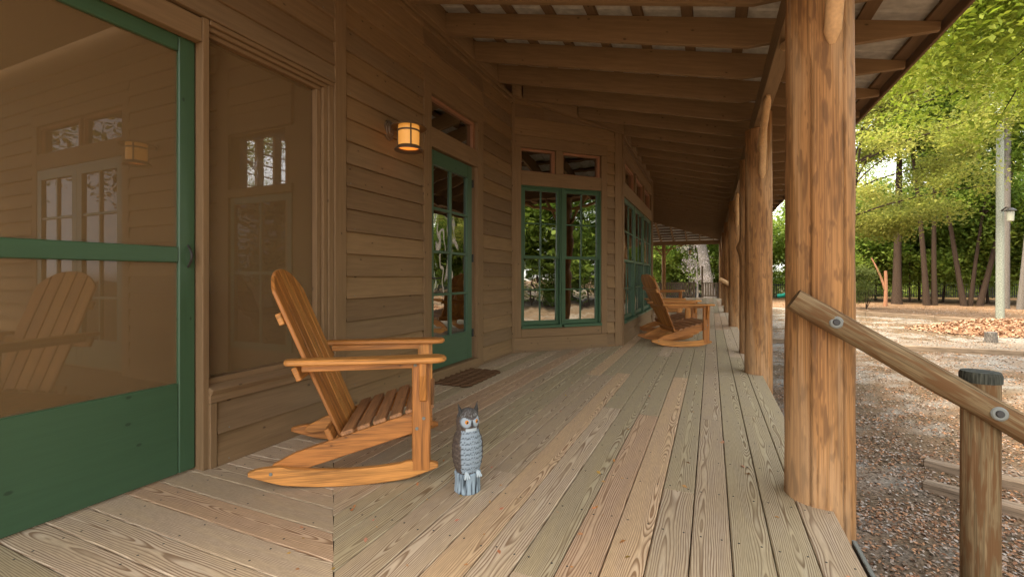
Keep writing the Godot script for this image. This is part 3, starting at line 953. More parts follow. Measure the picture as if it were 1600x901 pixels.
func transom(h: Node, w: Wall, s0: float, s1: float, y0: float, y1: float, glass: Material = null):
	if glass == null: glass = M.glass
	var t := group_part("transom_window", h)
	wbox("frame", t, w, s0, s0 + 0.02, y0, y1, -0.07, -0.006, M.cedar)
	wbox("frame", t, w, s1 - 0.045, s1, y0, y1, -0.07, -0.006, M.cedar)
	wbox("frame", t, w, s0 + 0.02, s1 - 0.045, y1 - 0.03, y1, -0.07, -0.006, M.cedar)
	wbox("frame", t, w, s0 + 0.02, s1 - 0.045, y0, y0 + 0.015, -0.07, -0.006, M.cedar)
	pane(t, w, s0 + 0.02, s1 - 0.045, y0 + 0.015, y1 - 0.03, -0.045, glass)

func double_hung(h: Node, w: Wall, s0: float, s1: float, y0: float, y1: float, pr := 0.022):
	var t := group_part("sash_window", h)
	wbox("sill", t, w, s0 - 0.0, s1 + 0.0, y0, y0 + 0.04, -0.05, 0.055, M.green)
	wbox("frame", t, w, s0, s0 + 0.022, y0 + 0.04, y1, -0.06, pr, M.green)
	wbox("frame", t, w, s1 - 0.022, s1, y0 + 0.04, y1, -0.06, pr, M.green)
	wbox("frame", t, w, s0 + 0.022, s1 - 0.022, y1 - 0.022, y1, -0.06, pr, M.green)
	var ym := y0 + 0.5 * (y1 - y0)
	sash(t, w, s0 + 0.023, s1 - 0.023, ym - 0.02, y1 - 0.023, 0.010, 0.042, 0.04, 0.045, 2, 2, 0.02, 0.03, M.glass)
	sash(t, w, s0 + 0.023, s1 - 0.023, y0 + 0.042, ym + 0.02, -0.022, 0.042, 0.06, 0.04, 2, 2, 0.02, 0.03, M.glass)

# ---------------------------------------------------------------- roof
const SL := 0.2457
const R0 := 3.715
const ROOF0 := -0.9
func wall_x(A: float) -> float:
	if A < 5.69: return -2.5
	if A < 6.94: return -2.5 + (A - 5.69)
	if A < 10.6: return -1.24
	if A < 11.86: return -1.24 - (A - 10.6)
	if A < 21.24: return -2.5
	return -2.5 + (A - 21.24)

func rafter_mesh(r0: float, kind: int) -> ArrayMesh:
	var key := "r%.3f,%d" % [r0, kind]
	if mesh_cache.has(key): return mesh_cache[key]
	var top := func(r: float) -> float: return R0 - SL * r
	var p := PackedVector2Array([Vector2(r0, top.call(r0) - 0.225)])
	if r0 < 2.70: p.append(Vector2(2.755, 2.812))
	if r0 < 2.95: p.append_array([Vector2(3.022, 2.812), Vector2(3.024, 2.748)])
	p.append_array([Vector2(3.215, 2.702), Vector2(3.915, 2.694), Vector2(3.92, top.call(3.92)), Vector2(r0, top.call(r0))])
	var m := plate(p, 0.044, 0.003, 2.0, 0.6, 0.2 + 0.37 * kind, 0.35 + 0.29 * kind, false, SL)
	mesh_cache[key] = m
	return m

func build_roof():
	var t := thing("porch_roof", "long porch roof of brown rafters under pale metal sheets", "roof")
	var k := -7
	while true:
		var A := 3.985 + 0.61 * k
		if A > 24.6: break
		var r0 := wall_x(A) + 2.5
		if r0 < 3.4:
			put("rafter", rafter_mesh(snappedf(r0 + 0.002, 0.01), rng.randi() % 5), M.rafter, t, Transform3D(Basis.IDENTITY, P(-2.5, A, 0.0)))
		# blocking between this rafter and the next, against the wall
		var A2 := A + 0.61
		if A < 10.0 and A > -0.7:
			var a := P(wall_x(A + 0.024), A + 0.024)
			var b := P(wall_x(A2 - 0.024), A2 - 0.024)
			if A < 5.69 and A2 > 5.72: a = P(-2.5, 5.70)
			var ha: float = R0 - SL * (a.x + 2.5) - 0.225
			var hb: float = R0 - SL * (b.x + 2.5) - 0.225
			var mb := MB.new()
			var out := (b - a).cross(Vector3.UP).normalized()
			var q := [a + out * 0.055 + Vector3.UP * (ha - 0.004), b + out * 0.055 + Vector3.UP * (hb - 0.004), b + out * 0.02 + Vector3.UP * (hb + 0.26), a + out * 0.02 + Vector3.UP * (ha + 0.26)]
			mb.quad(q[0], q[1], q[2], q[3], out, Vector2(0, 0), Vector2(0.3, 0), Vector2(0.3, 0.4), Vector2(0, 0.4))
			mb.quad(q[0], q[1], q[1] - out * 0.03, q[0] - out * 0.03, Vector3.DOWN, Vector2(0, 0), Vector2(0.3, 0), Vector2(0.3, 0.1), Vector2(0, 0.1))
			mb.quad(q[0] - out * 0.03, q[1] - out * 0.03, q[2] - out * 0.03, q[3] - out * 0.03, -out)
			put("blocking", mb.done(), M.rafter, t)
		k += 1
	# rafters of the far end slope away along A
	for i in 9:
		var x := 0.10 - 0.61 * i
		var r0 := maxf(0.0, x + 2.5)
		put("rafter", rafter_mesh(snappedf(r0 + 0.002, 0.01), rng.randi() % 5), M.rafter, t, frame(Vector3(0, 0, -1), Vector3.UP, P(x, 21.24, 0.0)))
	stick("hip_rafter", t, P(-2.5, 21.24, R0 - 0.10), P(1.42, 25.16, R0 - 0.10 - SL * 3.92), 0.22, 0.045, M.rafter)
	# purlins
	var nrm := Vector3(SL, 1, 0).normalized()
	var xs := [1.385]
	for i in 10: xs.append(1.0 - 0.3925 * i)
	for x in xs:
		var y: float = R0 - SL * (x + 2.5) + 0.020
		var e: float = 21.24 + (x + 2.5)
		stick("purlin", t, P(x, ROOF0, y), P(x, 10.8, y), 0.038, 0.086, M.purlin, nrm)
		stick("purlin", t, P(x, 10.8, y), P(x, e, y), 0.038, 0.086, M.purlin, nrm)
	for i in 10:
		var r: float = 0.18 + 0.3925 * i
		var y: float = R0 - SL * r + 0.020
		stick("purlin", t, P(-6.5, 21.24 + r, y), P(-2.5 + r, 21.24 + r, y), 0.038, 0.086, M.purlin, Vector3(0, 1, -SL).normalized())
	stick("eave_board", t, P(1.445, ROOF0, 2.735), P(1.445, 25.1, 2.735), 0.09, 0.025, M.purlin)
	# ribbed metal sheets
	var sheet := roof_sheet(0.9)
	k = 0
	while ROOF0 + 0.9 * k < 24.9:
		var A := ROOF0 + 0.9 * k
		put("roof_sheet", sheet, M.metal, t, Transform3D(Basis.IDENTITY, P(-2.5, A, R0 + 0.042)))
		k += 1
	for i in 9:
		put("roof_sheet", sheet, M.metal, t, frame(Vector3(0, 0, -1), Vector3.UP, P(-6.6 + 0.9 * i, 21.24, R0 + 0.040)))
	# the beam over the columns, in lengths between them
	var cuts := [ROOF0, 2.55, 5.56, 10.6, 14.7, 18.0, 24.2]
	for i in cuts.size() - 1:
		stick("beam", t, P(0.463, cuts[i] + 0.001, 2.711), P(0.463, cuts[i + 1] - 0.001, 2.711), 0.2, 0.102, M.rafter)
	stick("beam", t, P(-6.5, 24.25, 2.711), P(0.515, 24.25, 2.711), 0.2, 0.102, M.rafter)

func roof_sheet(wid: float) -> ArrayMesh:
	var b := MB.new()
	var prof := []
	for i in 3:
		var z := wid * i / 3.0
		prof.append_array([Vector2(z, 0), Vector2(z + 0.012, 0.018), Vector2(z + 0.030, 0.018), Vector2(z + 0.042, 0), Vector2(z + 0.15, 0), Vector2(z + 0.155, 0.004), Vector2(z + 0.165, 0.004), Vector2(z + 0.17, 0.0)])
	prof.append(Vector2(wid + 0.004, 0))
	for i in prof.size() - 1:
		var p: Vector2 = prof[i]
		var q: Vector2 = prof[i + 1]
		var a := Vector3(-0.1, p.y + SL * 0.1, -p.x)
		var c := Vector3(-0.1, q.y + SL * 0.1, -q.x)
		var d := Vector3(4.0, -SL * 4.0, 0)
		var nn := (c - a).cross(d).normalized()
		if nn.y < 0: nn = -nn
		var th := Vector3(0, 0.0015, 0)
		b.quad(a + th, c + th, c + d + th, a + d + th, nn)
		b.quad(a, c, c + d, a + d, -nn)
		b.quad(a + d, c + d, c + d + th, a + d + th, Vector3.RIGHT)
	return b.done()

# ---------------------------------------------------------------- columns
func column(A: float, R: float, label: String, seed_: int, cracks: Array, braces := true, knot := false):
	var X := 0.466
	var c := thing("log_column", label, "column", P(X, A), 0.0, "log columns along the porch edge")
	var path := []
	var rad := []
	var ys := [-0.6]
	var y := -0.55
	while y < 2.60:
		ys.append(y)
		y += 0.09
	ys.append_array([2.606, 2.612, 2.70, 2.785])
	for yy in ys:
		path.append(Vector3(0, yy, 0))
		rad.append(R * (1.035 - 0.012 * yy) + (0.045 * exp(-pow((yy - 1.42) / 0.07, 2.0)) if knot else 0.0))
	var m := log_mesh(path, rad, 40, 0.045, seed_, cracks)
	# above the seat only the outer half stands, behind the beam
	var ar := m.surface_get_arrays(0)
	var vv: PackedVector3Array = ar[Mesh.ARRAY_VERTEX]
	for i in vv.size():
		if vv[i].y > 2.609: vv[i].x = maxf(vv[i].x, 0.517 - X)
	ar[Mesh.ARRAY_VERTEX] = vv
	var m2 := ArrayMesh.new()
	m2.add_surface_from_arrays(Mesh.PRIMITIVE_TRIANGLES, ar)
	put("shaft", m2, M.log, c)
	if not braces: return
	for s in [-1.0, 1.0]:
		var z: float = -s
		for e in [[2.07, 2.625, 0.30, 0.034, 0.012], [2.36, 2.605, 0.92, 0.032, -0.012]]:
			var p0 := Vector3(e[4] + 0.012, e[0], z * R * 0.93)
			var p1 := Vector3(e[4], e[1], z * (R + e[2]))
			var pts := []
			var rr := []
			for i in 13:
				var t := float(i) / 12.0
				pts.append(p0.lerp(p1, t) + Vector3(0, -0.035 * sin(PI * t) * e[2], 0.0))
				var endr := minf(1.0, 0.45 + minf(t, 1.0 - t) * 8.0)
				rr.append(e[3] * endr)
			put("brace", log_mesh(pts, rr, 12, 0.08, seed_ + int(e[0] * 10), [], 0.9, 2.4, 0.35), M.log_pale, c)

# ---------------------------------------------------------------- rocking chair
func build_chair() -> Node3D:
	var c := thing("rocking_chair", "orange stained wooden rocking chair beside the owl figure, its back to the screen window", "rocking chair", P(-1.4595, 2.265), deg_to_rad(32.75), "")
	var uo := func() -> float: return snappedf(rng.randf(), 0.01)
	# rockers
	var bot := []
	var top := []
	for i in 25:
		var t := lerpf(-0.90, 0.0, i / 24.0)
		var y := pow(t + 0.42, 2.0) / 4.2
		var e := minf(i, 24 - i) / 4.0
		var th := 0.088 * sqrt(clampf(e, 0.05, 1.0))
		var lift := 0.022 * (1.0 - clampf(e, 0.0, 1.0))
		bot.append(Vector2(t, y + lift))
		top.append(Vector2(t, y + lift + th - (0.006 if e > 1 else 0.0)))
	top.reverse()
	var rp := PackedVector2Array(bot)
	rp.append_array(PackedVector2Array(top))
	for s in [-1.0, 1.0]:
		var rk := put("rocker", plate(rp.duplicate(), 0.036, 0.005, 2.0, 0.6, uo.call(), uo.call()), M.chair_set[rng.randi() % 3], c, Transform3D(Basis.IDENTITY, Vector3(0, 0, s * 0.327)))
		bolt(rk, Vector3(-0.795, 0.085, s * 0.018), Vector3(0, 0, s))
		# seat rails
		var sp := PackedVector2Array([Vector2(-0.03, 0.262), Vector2(-0.03, 0.352), Vector2(-0.10, 0.350), Vector2(-0.30, 0.288), Vector2(-0.52, 0.222), Vector2(-0.70, 0.165), Vector2(-0.80, 0.115), Vector2(-0.815, 0.085), Vector2(-0.77, 0.068), Vector2(-0.66, 0.082), Vector2(-0.40, 0.155), Vector2(-0.20, 0.212)])
		put("seat_rail", plate(sp, 0.030, 0.004, 2.0, 0.6, uo.call(), uo.call()), M.chair_set[rng.randi() % 3], c, Transform3D(Basis.IDENTITY, Vector3(0, 0, s * 0.293)))
		# front leg
		var leg := put("leg", board_mesh(0.55, 0.092, 0.036, 0.005, 2.0, 0.6, uo.call(), uo.call()), M.chair_set[rng.randi() % 3], c, Transform3D(Basis(Vector3.UP, Vector3(-1, 0, 0), Vector3(0, 0, 1)), Vector3(-0.084, 0.329, s * 0.328)))
		bolt(leg, Vector3(0.26, 0.03, s * 0.018), Vector3(0, 0, s))
		bolt(leg, Vector3(-0.01, -0.012, s * 0.018), Vector3(0, 0, s))
		bolt(leg, Vector3(-0.06, 0.022, s * 0.018), Vector3(0, 0, s))
		var br := PackedVector2Array([Vector2(0, 0), Vector2(0.055, 0), Vector2(0.052, -0.06), Vector2(0.035, -0.13), Vector2(0.018, -0.19), Vector2(0, -0.20)])
		put("bracket", plate(br, 0.034, 0.004, 2.0, 0.6, uo.call(), uo.call(), true), M.chair_set[rng.randi() % 3], c, Transform3D(Basis(Vector3(0, 0, s), Vector3.UP, Vector3(-s, 0, 0)), Vector3(-0.075, 0.604, s * 0.347)))
		# arm, rounded in plan
		var ap := PackedVector2Array()
		for i in 9:
			var a := -PI / 2 + PI * i / 8.0
			ap.append(Vector2(-0.020 + 0.062 * cos(a), 0.064 * sin(a)))
		ap.append_array([Vector2(-0.20, 0.066), Vector2(-0.45, 0.050), Vector2(-0.70, 0.036)])
		for i in 5:
			var a := PI / 2 + PI * i / 4.0
			ap.append(Vector2(-0.715 + 0.025 * cos(a), 0.034 * sin(a)))
		ap.append_array([Vector2(-0.55, -0.036), Vector2(-0.25, -0.050), Vector2(-0.12, -0.060)])
		if s < 0:
			for i in ap.size(): ap[i] = Vector2(ap[i].x, -ap[i].y)
		put("arm", plate(ap, 0.028, 0.007, 2.0, 0.6, uo.call(), uo.call()), M.chair_set[rng.randi() % 3], c, Transform3D(Basis(Vector3(1, 0, 0), Vector3(0, 0, 1), Vector3(0, -1, 0)), Vector3(0, 0.618, s * 0.335)))
		stick("arm_rail", c, Vector3(-0.66, 0.585, s * 0.322), Vector3(-0.12, 0.588, s * 0.322), 0.034, 0.022, M.chair)
	# seat slats on the rails
	var dir := Vector3(0.5, 0.152, 0).normalized()
	for i in 6:
		var t := -0.055 - 0.079 * i
		var yy := 0.353 + (t + 0.09) * 0.300 + 0.010
		if i == 0: yy = 0.358
		put("seat_slat", board_mesh(0.625, 0.066, 0.021, 0.005, 2.0, 0.6, uo.call(), uo.call()), M.chair_worn, c, Transform3D(Basis(Vector3(0, 0, 1), dir, Vector3(0, 0, 1).cross(dir)), Vector3(t, yy, 0)))
	# back slats with an arched top
	var bdir := Vector3(-0.390, 0.921, 0)
	for i in 5:
		var q := i - 2
		var arch := func(z: float) -> float: return 0.925 - 1.3 * z * z - 15.0 * pow(z, 4.0)
		var z0 := q * 0.0975 - 0.0445
		var z1 := q * 0.0975 + 0.0445
		var p := PackedVector2Array([Vector2(z0 * 0.92, -0.015), Vector2(z1 * 0.92, -0.015), Vector2(z1, 0.45)])
		for j in 6:
			var z := lerpf(z1, z0, j / 5.0)
			p.append(Vector2(z, arch.call(z)))
		p.append(Vector2(z0, 0.45))
		put("back_slat", plate(p, 0.02, 0.004, 2.0, 0.6, uo.call(), uo.call(), true), M.chair_set[rng.randi() % 3], c, Transform3D(Basis(Vector3(0, 0, 1), bdir, Vector3(0, 0, 1).cross(bdir)), Vector3(-0.505, 0.222, 0)))
	# cross pieces behind the back
	for e in [[0.66, 0.50, 0.062], [0.38, 0.71, 0.07], [0.03, 0.585, 0.07]]:
		var at: Vector3 = Vector3(-0.505, 0.222, 0) + bdir * e[0] + Vector3(-0.921, -0.390, 0) * 0.026
		put("back_rail", board_mesh(e[1], e[2], 0.026, 0.004, 2.0, 0.6, uo.call(), uo.call()), M.chair_set[rng.randi() % 3], c, Transform3D(Basis(Vector3(0, 0, 1), bdir, Vector3(0, 0, 1).cross(bdir)), at))
	return c

func bolt(parent: Node, at: Vector3, dir: Vector3):
	put("bolt", disc_mesh(0.0085, 0.005, 10), M.bolt, parent, frame(dir.cross(Vector3.UP) if absf(dir.y) < 0.9 else Vector3.RIGHT, dir, at))

# ---------------------------------------------------------------- owl
func build_owl():
	var o := thing("owl_figure", "painted plastic horned owl decoy with amber eyes standing on the deck boards", "owl decoy", P(-1.085, 1.945), deg_to_rad(52.0))
	o.scale = Vector3(0.94, 1.04, 0.94)
	var prof := [[0.080, 0.050], [0.095, 0.060], [0.125, 0.069], [0.17, 0.074], [0.215, 0.073], [0.25, 0.067], [0.272, 0.060], [0.287, 0.056], [0.305, 0.058], [0.325, 0.060], [0.345, 0.057], [0.362, 0.049], [0.374, 0.036], [0.381, 0.018], [0.383, 0.001]]
	var rows := []
	var uvs := []
	var cols := []
	var N := 72
	var rowsn := 90
	for i in rowsn + 1:
		var y := lerpf(0.080, 0.383, i / float(rowsn))
		var r := 0.0
		for k in prof.size() - 1:
			if y >= prof[k][0] - 1e-6 and y <= prof[k + 1][0] + 1e-6:
				r = lerpf(prof[k][1], prof[k + 1][1], smoothstep(0.0, 1.0, (y - prof[k][0]) / (prof[k + 1][0] - prof[k][0])) * 0.4 + 0.6 * (y - prof[k][0]) / (prof[k + 1][0] - prof[k][0]))
		var row := PackedVector3Array()
		var uv := PackedVector2Array()
		var cl := PackedColorArray()
		for j in N + 1:
			var a := TAU * j / N
			var fr := cos(a)
			var sd := sin(a)
			var rr := r
			var c := Color(0.055, 0.042, 0.034)
			var fleck := noise.get_noise_3d(sd * 9.0, y * 90.0, fr * 9.0)
			c = c.lerp(Color(0.12, 0.09, 0.07), clampf(0.4 + fleck, 0, 1))
			var breast := fr > 0.42 + 0.25 * absf(sin(y * 9.0)) and y < 0.292 and y > 0.10
			if breast:
				# overlapping feather scales
				var sx := sd * 5.2
				var sy := y / 0.023
				var ro := floorf(sy)
				var fx := sx + 0.5 * fmod(ro, 2.0)
				fx = fx - floorf(fx) - 0.5
				var fy := sy - ro
				var edge := fy - 1.1 * fx * fx * 2.0
				var dark := smoothstep(0.22, 0.0, absf(edge)) if edge < 0.25 else 0.0
				c = Color(0.25, 0.295, 0.33).lerp(Color(0.04, 0.047, 0.055), clampf(dark * 0.95 + 0.35 * maxf(0.0, fleck), 0, 1))
				rr += 0.0025 * (1.0 - dark)
			elif y < 0.29 and absf(sd) > 0.5:
				rr += 0.006 * smoothstep(0.10, 0.16, y) * smoothstep(0.29, 0.24, y)
				rr += 0.0015 * sin(y * 260.0 + a * 5.0)
			var p := Vector3(sd * rr, y, fr * rr * 0.96)
			# facial discs
			if fr > 0.1 and y > 0.288:
				for s in [-1.0, 1.0]:
					var d := Vector2(p.x - s * 0.026, p.y - 0.330).length()
					if d < 0.028:
						c = Color(0.30, 0.345, 0.375).lerp(Color(0.09, 0.09, 0.10), smoothstep(0.021, 0.027, d))
						p.z += 0.004 * smoothstep(0.028, 0.012, d)
				var browl := absf(p.y - 0.345 - absf(p.x) * 0.35)
				if browl < 0.006 and absf(p.x) < 0.05: c = Color(0.08, 0.07, 0.065); p.z += 0.004
				if y < 0.302 and absf(p.x) < 0.03: c = Color(0.38, 0.42, 0.44)
			if y > 0.352: c = Color(0.07, 0.058, 0.05).lerp(Color(0.25, 0.25, 0.24), clampf(fleck * 1.5, 0, 1))
			row.append(p); uv.append(Vector2(j, i)); cl.append(c)
		rows.append(row); uvs.append(uv); cols.append(cl)
	var b := MB.new()
	b.grid(rows, uvs, true, true, cols)
	put("body", b.done(), M.vert, o)
	# stump
	var b2 := MB.new()
	rows = []; uvs = []; cols = []
	for i in 8:
		var y := [0.0, 0.004, 0.02, 0.045, 0.07, 0.088, 0.094, 0.094][i] as float
		var row := PackedVector3Array()
		var uv := PackedVector2Array()
		var cl := PackedColorArray()
		for j in 81:
			var a := TAU * (j % 80) / 80.0
			var gr := noise.get_noise_3d(cos(a) * 7.0, y * 6.0, sin(a) * 7.0)
			var r := ([0.062, 0.066, 0.066, 0.064, 0.064, 0.066, 0.060, 0.0][i] as float) * (1.0 + 0.10 * gr)
			row.append(Vector3(sin(a) * r, y + 0.010 * maxf(0.0, noise.get_noise_2d(a * 2.0, 5.0)) * (y / 0.09), cos(a) * r))
			uv.append(Vector2(j, i))
			cl.append(Color(0.26, 0.32, 0.36).lerp(Color(0.02, 0.025, 0.03), smoothstep(-0.05, -0.35, gr + 0.3 * noise.get_noise_3d(cos(a) * 25.0, y * 10.0, sin(a) * 25.0))))
		rows.append(row); uvs.append(uv); cols.append(cl)
	b2.grid(rows, uvs, true, true, cols)
	put("stump", b2.done(), M.vert, o)
	for s in [-1.0, 1.0]:
		# ear tufts
		var b3 := MB.new()
		b3.col = Color(0.05, 0.045, 0.04)
		var base := Vector3(s * 0.036, 0.352, 0.012)
		var tip := Vector3(s * 0.055, 0.412, 0.000)
		for j in 8:
			var a := TAU * j / 8.0
			var a2 := TAU * (j + 1) / 8.0
			var p := base + Vector3(cos(a) * 0.019, 0, sin(a) * 0.013)
			var q := base + Vector3(cos(a2) * 0.019, 0, sin(a2) * 0.013)
			b3.tri(p, q, tip, ((p + q) * 0.5 - base).normalized() + Vector3.UP * 0.2)
		put("ear_tuft", b3.done(), M.vert, o)
		# eye
		var em := SphereMesh.new()
		em.radius = 0.0105; em.height = 0.021; em.radial_segments = 16; em.rings = 8
		var ey := put("eye", em, mat(lin(0.55, 0.20, 0.02), 0.15), o, Transform3D(Basis.IDENTITY, Vector3(s * 0.025, 0.331, 0.050)))
		var pm := SphereMesh.new()
		pm.radius = 0.0055; pm.height = 0.011; pm.radial_segments = 12; pm.rings = 6
		put("pupil", pm, mat(lin(0.01, 0.01, 0.01), 0.15), ey, Transform3D(Basis.IDENTITY, Vector3(s * 0.001, 0, 0.0065)))
		# feet with three toes
		for k in 3:
			var ang: float = (k - 1) * 0.42 + s * 0.12
			var p0 := Vector3(s * 0.030, 0.103, 0.052)
			var pts := []
			var rr := []
			for i in 6:
				var t := i / 5.0
				pts.append(p0 + Vector3(sin(ang) * 0.030 * t, -0.002 - 0.020 * t * t, cos(ang) * 0.026 * t))
				rr.append(lerpf(0.0075, 0.004, t))
			put("toe", log_mesh(pts, rr, 8, 0.0, 3, [], 0.9, 2.4, 0.6), mat(lin(0.40, 0.45, 0.47), 0.8), o)
	var b4 := MB.new()
	b4.col = Color(0.04, 0.04, 0.045)
	var bt := Vector3(0, 0.306, 0.074)
	for j in 6:
		var a := TAU * j / 6.0
		var a2 := TAU * (j + 1) / 6.0
		var p := Vector3(cos(a) * 0.008, 0.327 + sin(a) * 0.012, 0.056)
		var q := Vector3(cos(a2) * 0.008, 0.327 + sin(a2) * 0.012, 0.056)
		b4.tri(p, q, bt, Vector3(cos(a), sin(a), 0.7).normalized())
	put("beak", b4.done(), M.vert_gloss, o)

# ---------------------------------------------------------------- lantern, mat, rails
func build_lantern(label: String, at: Vector3, turn: float) -> Node3D:
	# local: +z leaves the wall
	var l := thing("wall_lantern", label, "lantern", at, turn)
	var bp := lathe([[0.0, 0.035], [0.030, 0.033], [0.036, 0.022], [0.048, 0.020], [0.052, 0.008], [0.064, 0.006], [0.066, 0.0]], 24)
	put("back_plate", bp, M.bronze, l, Transform3D(Basis(Vector3(1, 0, 0), Vector3(0, 0, 1), Vector3(0, -1, 0)).scaled(Vector3(1, 1.3, 1)), Vector3(0, 0.03, 0)))
	put("arm", log_mesh([Vector3(0, 0.035, 0.02), Vector3(0, 0.04, 0.08), Vector3(0, 0.045, 0.14), Vector3(0, 0.05, 0.18)], [0.016, 0.014, 0.012, 0.012], 10, 0.0, 1), M.bronze, l)
	var hd := Vector3(0, 0, 0.20)
	put("cap", lathe([[0.0, 0.065], [0.05, 0.063], [0.07, 0.055], [0.143, 0.030], [0.146, 0.022], [0.07, 0.042], [0.0, 0.05]], 32), M.bronze, l, Transform3D(Basis.IDENTITY, hd))
	put("lamp_glass", lathe([[0.084, -0.135], [0.086, -0.06], [0.086, 0.040]], 28), M.amber, l, Transform3D(Basis.IDENTITY, hd))
	put("ring", lathe([[0.082, -0.145], [0.112, -0.165], [0.116, -0.155], [0.092, -0.128], [0.086, -0.13], [0.082, -0.145]], 32), M.bronze, l, Transform3D(Basis.IDENTITY, hd))
	put("band", lathe([[0.0865, -0.012], [0.091, -0.012], [0.091, 0.002], [0.0865, 0.002]], 28), M.bronze, l, Transform3D(Basis.IDENTITY, hd))
	for i in 4:
		var a := TAU * i / 4.0 + 0.75
		stick("bar", l, hd + Vector3(cos(a) * 0.089, -0.135, sin(a) * 0.089), hd + Vector3(cos(a) * 0.089, 0.038, sin(a) * 0.089), 0.006, 0.012, M.bronze, Vector3(cos(a), 0, sin(a)), 0.001)
	var lamp := OmniLight3D.new()
	lamp.name = "lamp_light"
	lamp.light_color = Color(1.0, 0.62, 0.28)
	lamp.light_energy = 0.001
	lamp.light_size = 0.05
	lamp.omni_range = 6.0
	lamp.omni_attenuation = 2.0
	lamp.shadow_enabled = true
	l.add_child(lamp)
	lamp.position = hd + Vector3(0, -0.06, 0)
	return l

func build_mat():
	var m := thing("door_mat", "brown woven rope doormat lying before the green glass door", "doormat", P(-2.275, 4.09, 0.0), 0.0)
	# interlaced rope loops, four across and seven along
	for i in 4:
		for j in 7:
			var cx := -0.150 + 0.100 * i
			var cz := -0.306 + 0.102 * j
			var pts := []
			var rr := []
			for k in 15:
				var a := TAU * k / 14.0
				pts.append(Vector3(cx + 0.053 * cos(a), 0.013 + 0.004 * sin(a * 2.0), cz + 0.058 * sin(a)))
				rr.append(0.013)
			put("rope_loop", log_mesh(pts, rr, 7, 0.12, i * 7 + j, [], 0.2, 0.2), M.coir, m)
	var p := PackedVector2Array()
	for k in 24:
		var a := TAU * k / 24.0
		p.append(Vector2(signf(cos(a)) * pow(absf(cos(a)), 0.35) * 0.205, signf(sin(a)) * pow(absf(sin(a)), 0.35) * 0.365))
	put("backing", plate(p, 0.014, 0.004, 1.0, 0.5), M.coir, m, Transform3D(Basis(Vector3(1, 0, 0), Vector3(0, 0, -1), Vector3(0, 1, 0)), Vector3(0, 0.0085, 0)))

func build_stair_rail():
	var r := thing("stair_railing", "peeled log handrail bolted to the stout column and a short mossy topped post", "railing")
	var pts := []
	var rad := []
	var a := P(0.335, 2.355, 0.935)
	var b := P(1.75, 2.30, 0.035)
	for i in 29:
		pts.append(a.lerp(b, i / 28.0))
		rad.append(0.049 + 0.002 * sin(i * 0.9))
	put("handrail", log_mesh(pts, rad, 28, 0.10, 77, [[2.2, 0.1, 0.9, 0.006]], 0.9, 2.4), M.log_grey, r)
	var pp := []
	var pr := []
	for i in 20:
		pp.append(P(0.980, 2.405, -0.6 + 0.066 * i))
		pr.append(0.0585)
	put("post", log_mesh(pp, pr, 36, 0.03, 91, [[1.15 + PI, 0.0, 1.22, 0.02], [4.0, 0.2, 1.25, 0.012]], 0.9, 2.4), M.log_grey, r)
	put("post_cap", log_mesh([P(0.980, 2.405, 0.618), P(0.980, 2.405, 0.648), P(0.980, 2.405, 0.660)], [0.0615, 0.0620, 0.058], 24, 0.06, 5), M.moss, r)
	for e in [[0.488, 0.815], [0.990, 0.480]]:
		var at: Vector3 = a.lerp(b, (e[0] - 0.335) / 1.415)
		var n := Vector3(-0.12, 0.12, 1).normalized()
		var w := put("washer", disc_mesh(0.026, 0.006, 18), M.bolt, r, frame(Vector3.RIGHT, n, at + n * 0.046))
		put("bolt", disc_mesh(0.014, 0.012, 12), M.iron, w)

func build_steps():
	var s := thing("porch_steps", "wide plank steps going down from the deck edge to the yard", "steps")
	for k in 2:
		for j in 2:
			var x := 0.585 + 0.30 * k + 0.146 * j
			put("tread", deck_strip(2.2, 0.14, 2 * k + j + 1, j == 1), M.deck[(k + j) % 5], s, frame(Vector3(0, 0, -1), Vector3(1, 0, 0), P(x, 1.12, -0.20 - 0.18 * k)))
		stick("riser", s, P(0.53 + 0.30 * k, 0.03, -0.30 - 0.18 * k), P(0.53 + 0.30 * k, 2.2, -0.30 - 0.18 * k), 0.15, 0.03, M.timber)
	stick("stringer", s, P(0.5, 2.235, -0.22), P(1.2, 2.235, -0.62), 0.22, 0.04, M.timber)
	var e := thing("metal_strip", "thin dark metal strip standing along the deck edge by the column", "metal strip")
	stick("bar", e, P(0.507, 1.6, -0.012), P(0.507, 2.17, -0.012), 0.03, 0.006, M.iron)
	stick("lip", e, P(0.512, 1.6, 0.004), P(0.512, 2.17, 0.004), 0.004, 0.016, M.bolt)

